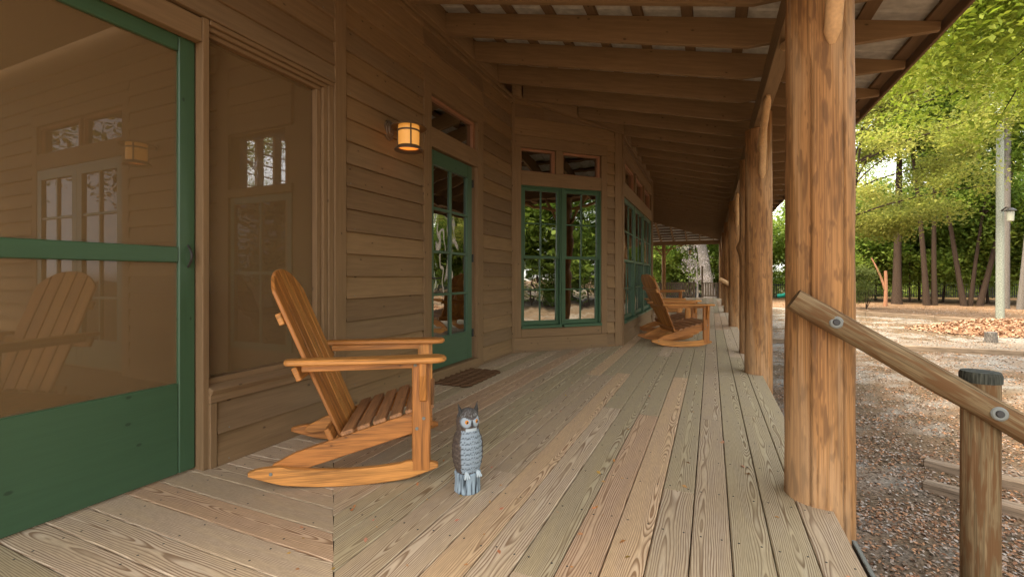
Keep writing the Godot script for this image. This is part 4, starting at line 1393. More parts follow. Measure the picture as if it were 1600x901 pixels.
# ---------------------------------------------------------------- plants
# n leaves strewn through a ball; each is a folded blade of length 2*size
func leaf_mesh(n: int, spread: float, size := 1.0, seed_ := 1) -> ArrayMesh:
	var key := "l%d,%.3f,%.3f,%d" % [n, spread, size, seed_]
	if mesh_cache.has(key): return mesh_cache[key]
	var r := RandomNumberGenerator.new()
	r.seed = seed_ * 77 + n
	var b := MB.new()
	for i in n:
		var at := Vector3.ZERO
		var bs := Basis.IDENTITY
		if n > 1:
			at = Vector3(r.randfn(), r.randfn() * 0.7, r.randfn()) * spread * 0.5
			bs = Basis.from_euler(Vector3(r.randf_range(-0.9, 0.5), r.randf_range(0, TAU), r.randf_range(-0.7, 0.7)))
		var s := size * (1.0 if n == 1 else r.randf_range(0.7, 1.25))
		var t := 1.0 if n == 1 else r.randf_range(0.75, 1.15)
		b.col = Color(t, t, t)
		var p := [Vector3(0, 0, -1), Vector3(-0.52, 0.14, -0.1), Vector3(0, -0.12, 1), Vector3(0.52, 0.14, -0.1)]
		for k in 4: p[k] = bs * (p[k] * s) + at
		var n1: Vector3 = bs * Vector3(-0.25, 1, 0).normalized()
		var n2: Vector3 = bs * Vector3(0.25, 1, 0).normalized()
		b.tri(p[0], p[1], p[2], n1)
		b.tri(p[0], p[2], p[3], n2)
	var m := b.done()
	mesh_cache[key] = m
	return m

# blobs = [centre, radius]; leaf clumps strewn mostly near each blob's skin
func crown(parent: Node, called: String, blobs: Array, per: int, clump: Mesh, lo: float, hi: float, ca: Color, cb: Color, flat := 0.7, material: Material = null) -> MultiMeshInstance3D:
	var mm := MultiMesh.new()
	mm.transform_format = MultiMesh.TRANSFORM_3D
	mm.use_colors = true
	mm.mesh = clump
	var n := 0
	for q in blobs: n += int(per * q[1] * q[1])
	mm.instance_count = n
	var i := 0
	for q in blobs:
		var tone := rnd(-0.35, 0.35)
		for k in int(per * q[1] * q[1]):
			var d := Vector3(rng.randfn(), rng.randfn(), rng.randfn()).normalized()
			var r: float = q[1] * pow(rng.randf(), 0.5) * rnd(0.75, 1.15)
			var s := lo + (hi - lo) * 1.6 * pow(rng.randf(), 1.6)
			mm.set_instance_transform(i, Transform3D(Basis.from_euler(Vector3(rnd(-0.5, 0.5), rnd(0, TAU), rnd(-0.5, 0.5))).scaled(Vector3.ONE * s), q[0] + Vector3(d.x * r, d.y * r * flat, d.z * r)))
			var c := ca.lerp(cb, clampf(rng.randf() + tone, 0, 1))
			mm.set_instance_color(i, c)
			i += 1
	var o := MultiMeshInstance3D.new()
	o.multimesh = mm
	o.material_override = M.leaf if material == null else material
	o.name = numbered(called, parent)
	o.set_meta("kind", "stuff")
	parent.add_child(o, true)
	return o

func bent(a: Vector3, b: Vector3, sag: Vector3, n: int) -> Array:
	var r := []
	for i in n + 1:
		var t := float(i) / n
		r.append(a.lerp(b, t) + sag * (4.0 * t * (1.0 - t)))
	return r

func taper(r0: float, r1: float, n: int, flare := 0.0) -> Array:
	var r := []
	for i in n + 1:
		var t := float(i) / n
		r.append(lerpf(r0, r1, pow(t, 0.8)) * (1.0 + flare * exp(-t * 22.0)))
	return r

# trunk, limbs and a crown of blobs at the limbs' ends
func tree(called: String, label: String, group: String, at: Vector3, h: float, r: float, lean: Vector3, crown0: float, spread: float, nblob: int, br: float, per: int, clump: Mesh, ca: Color, cb: Color, bark: Material, limbs := 7) -> Node3D:
	var t := thing(called, label, "tree", at, 0.0, group)
	var top := Vector3(lean.x, h * 0.96, lean.z)
	var path := bent(Vector3(0, -0.2, 0), top, Vector3(rnd(-0.2, 0.2), 0, rnd(-0.2, 0.2)), 14)
	put("trunk", log_mesh(path, taper(r * 0.72, r * 0.2, 14, 0.2), 14, 0.12, rng.randi() % 1000, [], 1.0, 1.0), bark, t)
	var blobs := []
	for i in limbs:
		var s := rnd(crown0 / h, 0.85)
		var p: Vector3 = path[int(s * 14.0)]
		var a := TAU * (i * 0.382 + rnd(0, 0.1))
		var e := p + Vector3(cos(a), rnd(0.15, 0.55), sin(a)) * spread * rnd(0.6, 1.0) * (1.25 - s * 0.6)
		put("limb", log_mesh(bent(p, e, Vector3(0, rnd(-0.25, 0.35), 0), 5), taper(r * 0.35, r * 0.07, 5), 7, 0.1, 3, [], 1.0, 1.0), bark, t)
		blobs.append([e, br * rnd(0.8, 1.2)])
		blobs.append([p.lerp(e, 0.6) + Vector3(0, 0.3, 0), br * rnd(0.6, 0.9)])
	for i in nblob:
		var y := rnd(crown0, h)
		var k := sin(PI * clampf((y - crown0) / (h - crown0) * 0.85 + 0.12, 0, 1))
		var a := rnd(0, TAU)
		var d := spread * sqrt(rng.randf()) * k
		blobs.append([Vector3(cos(a) * d + lean.x * y / h, y, sin(a) * d + lean.z * y / h), br * rnd(0.6, 1.15)])
	crown(t, "crown", blobs, per, clump, 0.8, 1.3, ca, cb)
	return t

func edge2(X: float, A: float) -> float:
	# metres beyond the far timber edging
	var n := Vector2(3.1, 3.59).normalized()
	return (Vector2(X, A) - Vector2(5.75, 23.4)).dot(n)

func ground_y(X: float, A: float) -> float:
	return GROUND + 0.035 * noise.get_noise_2d(X * 0.5, A * 0.5) + 0.012 * noise.get_noise_2d(X * 2.3, A * 2.3 + 9.0)

func ground_color(X: float, A: float) -> Color:
	var n1 := noise.get_noise_2d(X * 0.55, A * 0.55)
	var n2 := noise.get_noise_2d(X * 1.7 + 40.0, A * 1.7)
	var n3 := noise.get_noise_2d(X * 5.0, A * 5.0 + 70.0)
	var litter := Color(0.185, 0.130, 0.082)
	var sand := Color(0.35, 0.315, 0.265)
	var straw := Color(0.28, 0.172, 0.096)
	var c := litter.lerp(sand, smoothstep(-0.12, 0.22, n1 + 0.6 * n2 + 0.45 * n3 + 0.05))
	if A < 12.45:
		c = litter.lerp(sand, smoothstep(0.0, 0.34, n1 + 0.55 * n2 + 0.45 * n3 + clampf((A - 8.0) * 0.08, -0.25, 0.3)))
		c = c.lerp(straw, clampf(0.25 + n2 - n3, 0, 0.6))
	elif A < 14.6 + 0.3 * n1 and edge2(X, A) < 0.0:
		c = Color(0.30, 0.235, 0.172).lerp(sand, clampf(0.2 + n2 * 0.8, 0, 1))
	var e := edge2(X, A)
	if e > 0.0:
		c = Color(0.40, 0.36, 0.30).lerp(straw, smoothstep(0.7, 1.1, e + 0.25 * n2))
		if e > 1.0: c = straw.lerp(Color(0.38, 0.24, 0.15), clampf(0.3 + n1 + 0.6 * n3, 0, 1))
		var f := A - (40.63 + (X - 9.975) * 0.437)
		if f > 0.0: c = c.lerp(Color(0.16, 0.19, 0.06), smoothstep(0.0, 2.0, f) * clampf(0.5 + n1, 0.0, 1.0))
	return c

func build_ground():
	var xs := []
	var x := -150.0
	while x < 150.0:
		xs.append(x)
		x += 15.0 if x < -12.0 else (1.0 if x < -1.0 else (0.14 if x < 15.0 else (1.0 if x < 45.0 else 15.0)))
	var as_ := []
	x = -150.0
	while x < 170.0:
		as_.append(x)
		x += 15.0 if x < -20.0 else (1.0 if x < 0.5 else (0.16 if x < 30.0 else (0.6 if x < 50.0 else 15.0)))
	var v := PackedVector3Array()
	var c := PackedColorArray()
	var nn := PackedVector3Array()
	var idx := PackedInt32Array()
	for a in as_:
		for xx in xs:
			v.append(P(xx, a, ground_y(xx, a)))
			c.append(ground_color(xx, a))
			nn.append(Vector3.UP)
	var K := xs.size()
	for i in as_.size() - 1:
		for j in K - 1:
			var p := i * K + j
			idx.append_array(PackedInt32Array([p, p + K, p + K + 1, p, p + K + 1, p + 1]))
	var ar := []
	ar.resize(Mesh.ARRAY_MAX)
	ar[Mesh.ARRAY_VERTEX] = v
	ar[Mesh.ARRAY_NORMAL] = nn
	ar[Mesh.ARRAY_COLOR] = c
	ar[Mesh.ARRAY_INDEX] = idx
	var m := ArrayMesh.new()
	m.add_surface_from_arrays(Mesh.PRIMITIVE_TRIANGLES, ar)
	var g := put("ground", m, M.ground, self)
	tag(g, "", "", "", "structure")
	# fallen leaves and bark chips
	var mm := MultiMesh.new()
	mm.transform_format = MultiMesh.TRANSFORM_3D
	mm.use_colors = true
	mm.mesh = leaf_mesh(1, 0.0)
	var pts := []
	for i in 90000:
		var d := 2.6 * pow(13.0, rng.randf())
		var a := rnd(0.01, 0.56) if d < 12.0 else rnd(0.01, 0.5)
		if i % 6 == 0: a = rnd(0.5, 1.5)
		var px := d * sin(a)
		var pa := d * cos(a)
		if px < 0.55: continue
		var e := edge2(px, pa)
		if e > 0.0 and e < 0.9 and rng.randf() < 0.85: continue
		var dens := noise.get_noise_2d(px * 1.1 + 15.0, pa * 1.1)
		if dens < -0.12 and rng.randf() < 0.65: continue
		pts.append(Vector2(px, pa))
	mm.instance_count = pts.size()
	var palette := [Color(0.30, 0.155, 0.08), Color(0.20, 0.10, 0.055), Color(0.36, 0.19, 0.10), Color(0.33, 0.25, 0.19), Color(0.25, 0.18, 0.13), Color(0.34, 0.29, 0.24), Color(0.12, 0.07, 0.042)]
	for i in pts.size():
		var q: Vector2 = pts[i]
		var s := rnd(0.005, 0.015) * (1.0 + 0.045 * q.length())
		mm.set_instance_transform(i, Transform3D(Basis.from_euler(Vector3(rnd(-0.45, 0.45), rnd(0, TAU), rnd(-0.5, 0.5))).scaled(Vector3(s, s, s * rnd(0.7, 1.6))), P(q.x, q.y, ground_y(q.x, q.y) + 0.008)))
		mm.set_instance_color(i, palette[rng.randi() % 7])
	var o := MultiMeshInstance3D.new()
	o.multimesh = mm; o.material_override = M.litter; o.name = "leaf_litter"
	add_child(o)
	tag(o, "brown and grey fallen leaves covering the sandy yard", "leaf litter", "", "stuff")

func timber(label: String, X0: float, A0: float, X1: float, A1: float, hgt: float, wid: float):
	var t := thing("edging_timber", label, "edging", P(0, 0))
	var n := maxi(1, int(Vector2(X1 - X0, A1 - A0).length() / 2.4 + 0.5))
	for i in n:
		var a := P(lerpf(X0, X1, float(i) / n), lerpf(A0, A1, float(i) / n), GROUND + hgt * 0.32 + rnd(-0.01, 0.01))
		var b := P(lerpf(X0, X1, (i + 0.995) / n), lerpf(A0, A1, (i + 0.995) / n), GROUND + hgt * 0.32 + rnd(-0.01, 0.01))
		stick("timber", t, a, b, hgt, wid, M.timber, Vector3.UP, 0.012)

func build_yard():
	timber("long weathered timber edging between the sandy yard and the tan gravel path", 0.9, 12.45, 9.0, 12.35, 0.14, 0.12)
	timber("weathered timber edging along the pale path near the light pole", 4.2, 24.74, 14.5, 15.85, 0.16, 0.14)
	timber("short rotting edging timber half sunk in leaves beyond the stair post", 1.62, 4.85, 2.75, 4.30, 0.10, 0.10)
	timber("short orange brown edging timber in the mud beside the stair post", 1.45, 4.35, 2.40, 3.78, 0.10, 0.10)
	# stump
	var st := thing("cut_stump", "short pale sawn stump standing in front of the leaf pile", "stump", P(6.18, 14.7, GROUND))
	put("trunk", log_mesh([Vector3(0, -0.05, 0), Vector3(0.01, 0.1, 0), Vector3(0.0, 0.25, 0)], [0.13, 0.115, 0.11], 16, 0.1, 6), M.bark_grey, st)
	# heap of raked leaves
	var lp := thing("leaf_pile", "low heap of raked brown leaves behind the sawn stump", "leaf pile", P(7.7, 17.3, GROUND))
	var b := MB.new()
	b.col = Color(0.26, 0.14, 0.08)
	var rows := []
	var uvs := []
	for i in 14:
		var r := PackedVector3Array()
		var uv := PackedVector2Array()
		for j in 33:
			var a := TAU * (j % 32) / 32.0
			var q := i / 13.0
			r.append(Vector3(cos(a) * q * 2.2, 0.36 * pow(cos(q * PI / 2), 1.2) + 0.05 * noise.get_noise_2d(cos(a) * q * 4, sin(a) * q * 4) - 0.03, sin(a) * q * 1.5))
			uv.append(Vector2(i, j))
		rows.append(r); uvs.append(uv)
	b.grid(rows, uvs, true, false)
	put("heap", b.done(), M.vert, lp)
	var mm := MultiMesh.new()
	mm.transform_format = MultiMesh.TRANSFORM_3D
	mm.use_colors = true
	mm.mesh = leaf_mesh(1, 0.0)
	mm.instance_count = 5200
	for i in 5200:
		var a := rnd(0, TAU)
		var q := sqrt(rng.randf()) * 1.06
		var s := rnd(0.03, 0.055)
		mm.set_instance_transform(i, Transform3D(Basis.from_euler(Vector3(rnd(-0.7, 0.7), rnd(0, TAU), rnd(-0.7, 0.7))).scaled(Vector3.ONE * s), Vector3(cos(a) * q * 2.2, 0.36 * pow(maxf(0.0, cos(minf(q, 1.0) * PI / 2)), 1.2) + rnd(0.0, 0.05), sin(a) * q * 1.5)))
		mm.set_instance_color(i, [Color(0.29, 0.17, 0.10), Color(0.20, 0.115, 0.07), Color(0.36, 0.25, 0.165)][rng.randi() % 3])
	var o := MultiMeshInstance3D.new()
	o.multimesh = mm; o.material_override = M.litter; o.name = "leaves"
	o.set_meta("kind", "stuff")
	lp.add_child(o)
	# light pole
	var lpole := thing("light_pole", "tall pale green weathered pole with a small lantern on its side", "pole", P(9.37, 21.7, GROUND))
	put("pole", log_mesh(straight(Vector3(0, -0.3, 0), Vector3(0, 7.1, 0), 20), taper(0.115, 0.10, 20), 18, 0.05, 9, [[2.2, 0.3, 7.0, 0.02]], 1.0, 1.0), M.pole, lpole)
	put("lantern_arm", log_mesh([Vector3(0, 3.9, 0.1), Vector3(0.05, 4.0, 0.25), Vector3(0.1, 3.95, 0.38)], [0.03, 0.025, 0.025], 8, 0.0, 2), M.iron, lpole)
	put("lantern_hood", lathe([[0.0, 0.12], [0.06, 0.1], [0.16, 0.02], [0.16, 0.0], [0.0, 0.02]], 16), M.iron, lpole, Transform3D(Basis.IDENTITY, Vector3(0.1, 3.85, 0.38)))
	put("lantern_glass", lathe([[0.0, -0.36], [0.09, -0.34], [0.10, -0.05], [0.09, 0.0]], 14), mat(lin(0.34, 0.33, 0.25), 0.4), lpole, Transform3D(Basis.IDENTITY, Vector3(0.1, 3.85, 0.38)))
	# fence
	var fe := thing("picket_fence", "long black metal picket fence in front of the woods", "fence", P(0, 0))
	var fp := func(x: float) -> Vector3: return P(x, 40.63 + (x - 9.975) * 0.437, GROUND)
	for k in 20:
		var x0 := -12.0 + k * 2.2
		stick("post", fe, fp.call(x0), fp.call(x0) + Vector3.UP * 1.15, 0.07, 0.07, M.fence, Vector3.RIGHT)
		for y in [0.16, 0.98]: stick("rail", fe, fp.call(x0) + Vector3.UP * y, fp.call(x0 + 2.2) + Vector3.UP * y, 0.045, 0.035, M.fence)
	var pb := MB.new()
	for k in 300:
		var p: Vector3 = fp.call(-12.0 + k * 0.146)
		for e in [[Vector3(1, 0, 0), Vector3(0, 0, 1)], [Vector3(0, 0, 1), Vector3(1, 0, 0)]]:
			var w: Vector3 = e[0] * 0.017
			for s in [-1.0, 1.0]:
				var f: Vector3 = e[1] * 0.017 * s
				pb.quad(p + w + f + Vector3.UP * 0.08, p - w + f + Vector3.UP * 0.08, p - w + f + Vector3.UP * 1.08, p + w + f + Vector3.UP * 1.08, e[1] * s)
	var pk := put("pickets", pb.done(), M.fence, fe)
	pk.set_meta("kind", "stuff")
	# playground slide
	var sl := thing("play_slide", "green plastic slide on a red brown wooden play frame", "slide", P(4.35, 36.2, GROUND), deg_to_rad(-10.0))
	var cb := MB.new()
	rows = []; uvs = []
	for i in 17:
		var t := i / 16.0
		var px := lerpf(-0.15, 2.4, t)
		var py := 0.18 + 1.75 * smoothstep(0.05, 1.0, t)
		var r := PackedVector3Array()
		var uv := PackedVector2Array()
		for e in [[-0.30, 0.20], [-0.29, 0.0], [0.29, 0.0], [0.30, 0.20], [0.33, 0.20], [0.33, -0.05], [-0.33, -0.05], [-0.33, 0.20], [-0.30, 0.20]]:
			r.append(Vector3(px, py + e[1], e[0])); uv.append(Vector2.ZERO)
		rows.append(r); uvs.append(uv)
	cb.grid(rows, uvs, true, false)
	put("chute", cb.done(), M.slide, sl)
	for s in [-0.5, 0.5]:
		stick("leg", sl, Vector3(2.2, 0.0, s), Vector3(2.9, 2.9, s * 0.4), 0.1, 0.1, M.cedar)
		stick("leg", sl, Vector3(3.6, 0.0, s), Vector3(2.95, 2.9, s * 0.4), 0.1, 0.1, M.cedar)
		stick("leg", sl, Vector3(0.45, -0.02, s * 0.9), Vector3(2.6, 2.7, s * 0.9), 0.1, 0.1, M.cedar)
	stick("top_beam", sl, Vector3(2.9, 2.85, 0.0), Vector3(6.8, 2.85, 0.0), 0.14, 0.1, M.cedar)
	stick("platform", sl, Vector3(2.3, 1.85, 0.0), Vector3(3.5, 1.85, 0.0), 0.06, 0.9, M.cedar)
	# far end of the porch
	var fr := thing("porch_railing", "weathered wooden picket railing across the far end of the porch", "railing", P(0, 24.3))
	stick("rail", fr, Vector3(-5.0, 0.72, 0), Vector3(-0.75, 0.72, 0), 0.05, 0.09, M.timber)
	stick("rail", fr, Vector3(-5.0, 0.1, 0), Vector3(-0.75, 0.1, 0), 0.05, 0.04, M.timber)
	stick("rail", fr, Vector3(-0.42, 0.72, 0), Vector3(0.36, 0.72, 0), 0.05, 0.09, M.timber)
	stick("rail", fr, Vector3(-0.42, 0.1, 0), Vector3(0.36, 0.1, 0), 0.05, 0.04, M.timber)
	for k in 48:
		var x := -4.95 + k * 0.112
		if x > -0.80 and x < -0.42: continue
		stick("picket", fr, Vector3(x, 0.05, 0.03), Vector3(x, 0.70, 0.03), 0.075, 0.02, M.timber, Vector3.RIGHT)
	for x in [-0.78, -0.40]: stick("post", fr, Vector3(x, 0.0, 0), Vector3(x, 0.8 if x < -0.5 else 1.55, 0), 0.09, 0.09, M.timber, Vector3.RIGHT)
	var pc := thing("log_column", "slender log post under the far crossbeam with twig braces", "column", P(-2.2, 24.25))
	put("shaft", log_mesh(straight(Vector3(0, -0.5, 0), Vector3(0, 2.61, 0), 12), taper(0.105, 0.095, 12), 16, 0.05, 15), M.log, pc)
	for s in [-1.0, 1.0]:
		put("brace", log_mesh(bent(Vector3(0.08 * s, 2.12, 0), Vector3(0.42 * s, 2.62, 0), Vector3(0, -0.03, 0), 6), taper(0.032, 0.028, 6), 8, 0.1, 2), M.log, pc)
		put("brace", log_mesh(bent(Vector3(0.08 * s, 2.36, 0), Vector3(0.95 * s, 2.62, 0), Vector3(0, -0.02, 0), 6), taper(0.032, 0.028, 6), 8, 0.1, 3), M.log, pc)
	var hl := thing("hanging_lantern", "small dark lantern hanging from the far crossbeam", "lantern", P(-0.97, 24.25, 2.1))
	put("hood", lathe([[0.0, 0.36], [0.03, 0.33], [0.10, 0.27], [0.10, 0.25], [0.0, 0.26]], 12), M.iron, hl)
	put("lantern_glass", lathe([[0.0, 0.02], [0.07, 0.02], [0.075, 0.26]], 12), mat(lin(0.35, 0.28, 0.13), 0.4), hl)
	put("base", lathe([[0.0, 0.0], [0.09, 0.0], [0.09, 0.02], [0.0, 0.03]], 12), M.iron, hl)
	put("chain", log_mesh([Vector3(0, 0.35, 0), Vector3(0, 0.45, 0), Vector3(0, 0.52, 0)], [0.008, 0.008, 0.008], 6, 0.0, 1), M.iron, hl)

func build_trees():
	var small := leaf_mesh(14, 0.42, 0.085, 3)
	var fine := leaf_mesh(18, 0.42, 0.055, 5)
	var ga := Color(0.090, 0.155, 0.020)
	var gb := Color(0.225, 0.300, 0.046)
	var ya := Color(0.20, 0.235, 0.043)
	var yb := Color(0.37, 0.36, 0.085)
	# trunks one can tell apart in the yard
	var gname := "trees standing in the straw bed before the fence"
	var big := tree("oak_tree", "dark thick straight trunk rising beside the shrub before the fence", gname, P(9.81, 32.97, GROUND), 17.0, 0.33, Vector3(0.3, 0, 0), 9.0, 3.4, 4, 1.2, 40, small, ga, gb, M.bark)
	tree("oak_tree", "dark slim trunk joined at its foot to a twin, the left leaning one", gname, P(10.90, 32.2, GROUND), 14.0, 0.21, Vector3(-1.3, 0, 0.2), 9.0, 2.8, 3, 1.1, 40, small, ga, gb, M.bark)
	tree("oak_tree", "dark slim upright trunk joined at its foot to a leaning twin", gname, P(11.28, 32.35, GROUND), 14.0, 0.19, Vector3(0.3, 0, -0.2), 9.0, 2.8, 3, 1.1, 40, small, ga, gb, M.bark)
	tree("oak_tree", "slim dark trunk leaning left in the cluster of three by the pole", gname, P(12.52, 32.3, GROUND), 13.0, 0.19, Vector3(-1.6, 0, 0), 9.0, 2.6, 3, 1.1, 40, small, ga, gb, M.bark)
	tree("oak_tree", "thin middle trunk of the cluster of three by the pole", gname, P(12.80, 32.45, GROUND), 9.0, 0.15, Vector3(0.9, 0, 0.4), 5.0, 2.2, 5, 1.0, 40, small, ga, gb, M.bark)
	tree("oak_tree", "dark trunk leaning right in the cluster of three by the pole", gname, P(13.12, 32.4, GROUND), 14.0, 0.19, Vector3(2.2, 0, -0.4), 9.0, 2.8, 3, 1.1, 40, small, ga, gb, M.bark)
	tree("pine_tree", "grey straight pine trunk close behind the pale pole", gname, P(13.30, 30.5, GROUND), 20.0, 0.27, Vector3(0.1, 0, 0), 11.0, 3.0, 16, 1.4, 60, fine, ga, gb, M.bark_grey)
	tree("pine_tree", "slender grey trunk leaning away from the pole", gname, P(13.62, 29.9, GROUND), 18.0, 0.17, Vector3(1.6, 0, 0), 10.0, 2.4, 12, 1.3, 60, fine, ga, gb, M.bark_grey)
	# the yellow-green young tree in front of them
	var yt := thing("beech_tree", "yellow green young tree with fine leaves spreading before the dark trunks", "tree", P(5.25, 23.4, GROUND))
	put("trunk", log_mesh(bent(Vector3(0, -0.2, 0), Vector3(0.6, 8.0, 0), Vector3(-0.1, 0, 0), 12), taper(0.13, 0.03, 12, 0.4), 12, 0.1, 8, [], 1.0, 1.0), M.bark, yt)
	var blobs := []
	for i in 64:
		var y := rnd(2.8, 9.4)
		var a := rnd(0, TAU)
		var d := 4.4 * pow(rng.randf(), 0.6) * sin(PI * clampf((y - 1.4) / 9.6, 0.1, 1))
		blobs.append([Vector3(1.2 + cos(a) * d, y + 0.3 * d, sin(a) * d), rnd(0.35, 1.0)])
	for i in 20:
		var q: Array = blobs[i * 3]
		put("limb", log_mesh(bent(Vector3(0.3, q[0].y - 0.8, 0), q[0], Vector3(0, 0.2, 0), 4), taper(0.04, 0.012, 4), 6, 0.1, 3, [], 1.0, 1.0), M.bark, yt)
	crown(yt, "crown", blobs, 80, fine, 0.8, 1.3, ya, yb, 0.5)
	# near tree whose limbs hang into view beyond the eave
	var dt := thing("dogwood_tree", "broad leaved tree with drooping bright green branches beyond the eave", "tree", P(6.1, 8.0, GROUND))
	put("trunk", log_mesh(bent(Vector3(0, -0.2, 0), Vector3(-0.2, 6.4, 0), Vector3(0.1, 0, 0), 12), taper(0.14, 0.05, 12, 0.4), 12, 0.1, 8, [], 1.0, 1.0), M.bark, dt)
	var big_leaf := leaf_mesh(9, 0.34, 0.046, 9)
	var lb := []
	for i in 15:
		var A := rnd(7.0, 11.5)
		var e := Vector3(A * rnd(0.22, 0.44), rnd(3.2, 5.6), -A) - Vector3(6.1, 0, -8.0)
		e.y += 0.55
		var st := Vector3(-0.15, rnd(4.6, 6.6), 0)
		var path := bent(st, e, Vector3(0, rnd(0.4, 0.9), rnd(-0.4, 0.4)), 10)
		put("limb", log_mesh(path, taper(0.035, 0.006, 10), 7, 0.1, i, [], 1.0, 1.0), M.bark, dt)
		for k in range(4, 11):
			lb.append([path[k] + Vector3(rnd(-0.15, 0.15), rnd(-0.25, 0.05), rnd(-0.15, 0.15)), rnd(0.28, 0.5)])
	for i in 26:
		var A := rnd(7.5, 12.0)
		lb.append([Vector3(A * rnd(0.24, 0.50), rnd(4.2, 7.4), -A) - Vector3(6.1, -0.55, -8.0), rnd(0.3, 0.6)])
	crown(dt, "crown", lb, 150, big_leaf, 0.7, 1.2, Color(0.174, 0.236, 0.022), Color(0.347, 0.384, 0.056), 0.6)
	# understory
	var us := tree("young_tree", "leafy young tree growing among the trunks in the yard", "leafy young trees among the trunks", P(11.2, 35.5, GROUND), 6.5, 0.09, Vector3(0.2, 0, 0), 1.6, 2.6, 20, 1.0, 45, small, Color(0.12, 0.20, 0.03), Color(0.30, 0.39, 0.075), M.bark, 5)
	for e in [[8.6, 35.2, 0.9], [9.9, 37.0, 1.1], [13.0, 36.2, 1.0], [15.2, 36.4, 1.15], [16.6, 34.6, 1.0], [18.2, 37.5, 1.1], [14.2, 35.0, 1.1], [7.2, 36.5, 1.0], [15.5, 2.2, 1.3], [16.5, -1.2, 1.4], [17.5, 5.5, 1.3], [15.5, -4.5, 1.2], [18.0, -8.0, 1.4], [-1.6, 36.0, 1.0], [1.4, 38.5, 1.1], [-3.6, 37.0, 1.1], [-0.2, 41.0, 1.2], [16.5, 38.0, 1.2], [6.2, 40.0, 1.1], [12.8, 39.0, 1.0], [2.5, 41.0, 1.2]]:
		copy_of(us, P(e[0], e[1], GROUND), rnd(0, TAU), "", e[2])
	# shrub by the straw bed
	var sh := thing("shrub", "small light green shrub at the edge of the pale path", "shrub", P(6.93, 27.3, GROUND))
	for i in 5: put("stem", log_mesh(bent(Vector3(0, 0, 0), Vector3(rnd(-0.4, 0.4), rnd(0.9, 1.7), rnd(-0.4, 0.4)), Vector3.ZERO, 4), taper(0.02, 0.006, 4), 6, 0.0, 1), M.bark, sh)
	var sb := []
	for i in 11: sb.append([Vector3(rnd(-0.5, 0.5), rnd(0.3, 2.0), rnd(-0.5, 0.5)), rnd(0.25, 0.45)])
	crown(sh, "crown", sb, 200, fine, 0.5, 0.9, Color(0.099, 0.136, 0.031), Color(0.211, 0.236, 0.074))
	# forked sapling
	var fs := thing("forked_sapling", "thin orange brown forked sapling trunk near the thick dark trunk", "sapling", P(8.6, 30.6, GROUND))
	put("trunk", log_mesh(bent(Vector3(0, -0.1, 0), Vector3(0.02, 1.9, 0), Vector3(0.03, 0, 0), 6), taper(0.10, 0.07, 6), 8, 0.1, 2, [], 1.0, 1.0), M.cedar, fs)
	put("limb", log_mesh(bent(Vector3(0, 0.9, 0), Vector3(-0.6, 2.6, 0), Vector3(0.05, 0, 0), 5), taper(0.07, 0.03, 5), 8, 0.1, 2, [], 1.0, 1.0), M.cedar, fs)
	# big old tree past the end of the porch and pale blossom beside it
	tree("old_oak", "massive leaning grey trunk beyond the far end of the porch", "", P(-0.05, 33.0, GROUND), 15.0, 0.55, Vector3(-1.9, 0, 0), 6.0, 4.0, 18, 1.5, 50, small, ga, gb, M.bark_grey)
	var bl := thing("flowering_shrub", "pale lilac blossoming shrub beside the massive leaning trunk", "shrub", P(-0.75, 29.6, GROUND))
	put("stem", log_mesh(bent(Vector3(0, -0.1, 0), Vector3(-0.1, 2.6, 0), Vector3(0.05, 0, 0), 5), taper(0.07, 0.03, 5), 8, 0.1, 2), M.bark_grey, bl)
	var bb := []
	for i in 16: bb.append([Vector3(rnd(-0.7, 0.5), rnd(1.4, 3.6), rnd(-0.5, 0.5)), rnd(0.15, 0.42)])
	crown(bl, "blossom", bb, 70, fine, 0.5, 0.9, Color(0.248, 0.211, 0.236), Color(0.384, 0.347, 0.360))
	# woods: every tree its own, from three kinds
	var g2 := "trees of the woods round the yard"
	var t1 := tree("broadleaf_tree", "mid green broadleaf tree in the woods round the yard", g2, P(16.5, 47.0, GROUND), 13.0, 0.2, Vector3(0.3, 0, 0.2), 2.0, 3.8, 30, 1.4, 34, small, Color(0.11, 0.18, 0.026), Color(0.25, 0.33, 0.06), M.bark)
	var t2 := tree("pale_tree", "pale yellow green tree in the woods round the yard", g2, P(10.5, 48.0, GROUND), 11.0, 0.17, Vector3(0.1, 0, -0.3), 1.4, 3.8, 30, 1.4, 34, fine, Color(0.21, 0.29, 0.05), Color(0.40, 0.46, 0.115), M.bark_grey)
	var t3 := tree("tall_pine", "tall bare trunked pine in the woods round the yard", g2, P(21.5, 46.0, GROUND), 21.0, 0.25, Vector3(0.2, 0, 0.2), 11.0, 3.0, 18, 1.4, 38, fine, Color(0.074, 0.105, 0.025), Color(0.174, 0.211, 0.056), M.bark)
	var kinds := [t1, t2, t3]
	var spots := [[-2.8, 40.0, 1], [1.8, 43.0, 1], [-5.5, 45, 1], [4.0, 49, 1], [13.5, 52, 1], [19, 50, 1], [26, 48, 1], [1.0, 46, 1], [-1.8, 44, 1], [-4.5, 42, 1], [9.0, 44.5, 2], [14.8, 44.8, 2], [17.8, 49.5, 2], [-7.5, 47, 1], [22.0, 42.0, 1], [25, 37.5, 1], [8.0, 56, 1], [16, 58, 1], [23, 57, 1],
		[26, 30, 1], [24, 24, 2], [28, 15, 1], [24, 10, 2], [26, 3, 1], [25, -6, 2], [30, -12, 1], [21, 0, 1], [19.5, -5, 0], [22, 7, 0], [20, -11, 1], [25, 18, 1],
		[-27, 17, 1], [-15, 11.5, 1], [-16, 3, 1], [-14, -6, 0]]
	for e in spots:
		copy_of(kinds[e[2]], P(e[0], e[1], GROUND), rnd(0, TAU), "", rnd(0.85, 1.2))
	# low growth along the fence and under the woods
	var hb := MultiMeshInstance3D.new()
	var ub := []
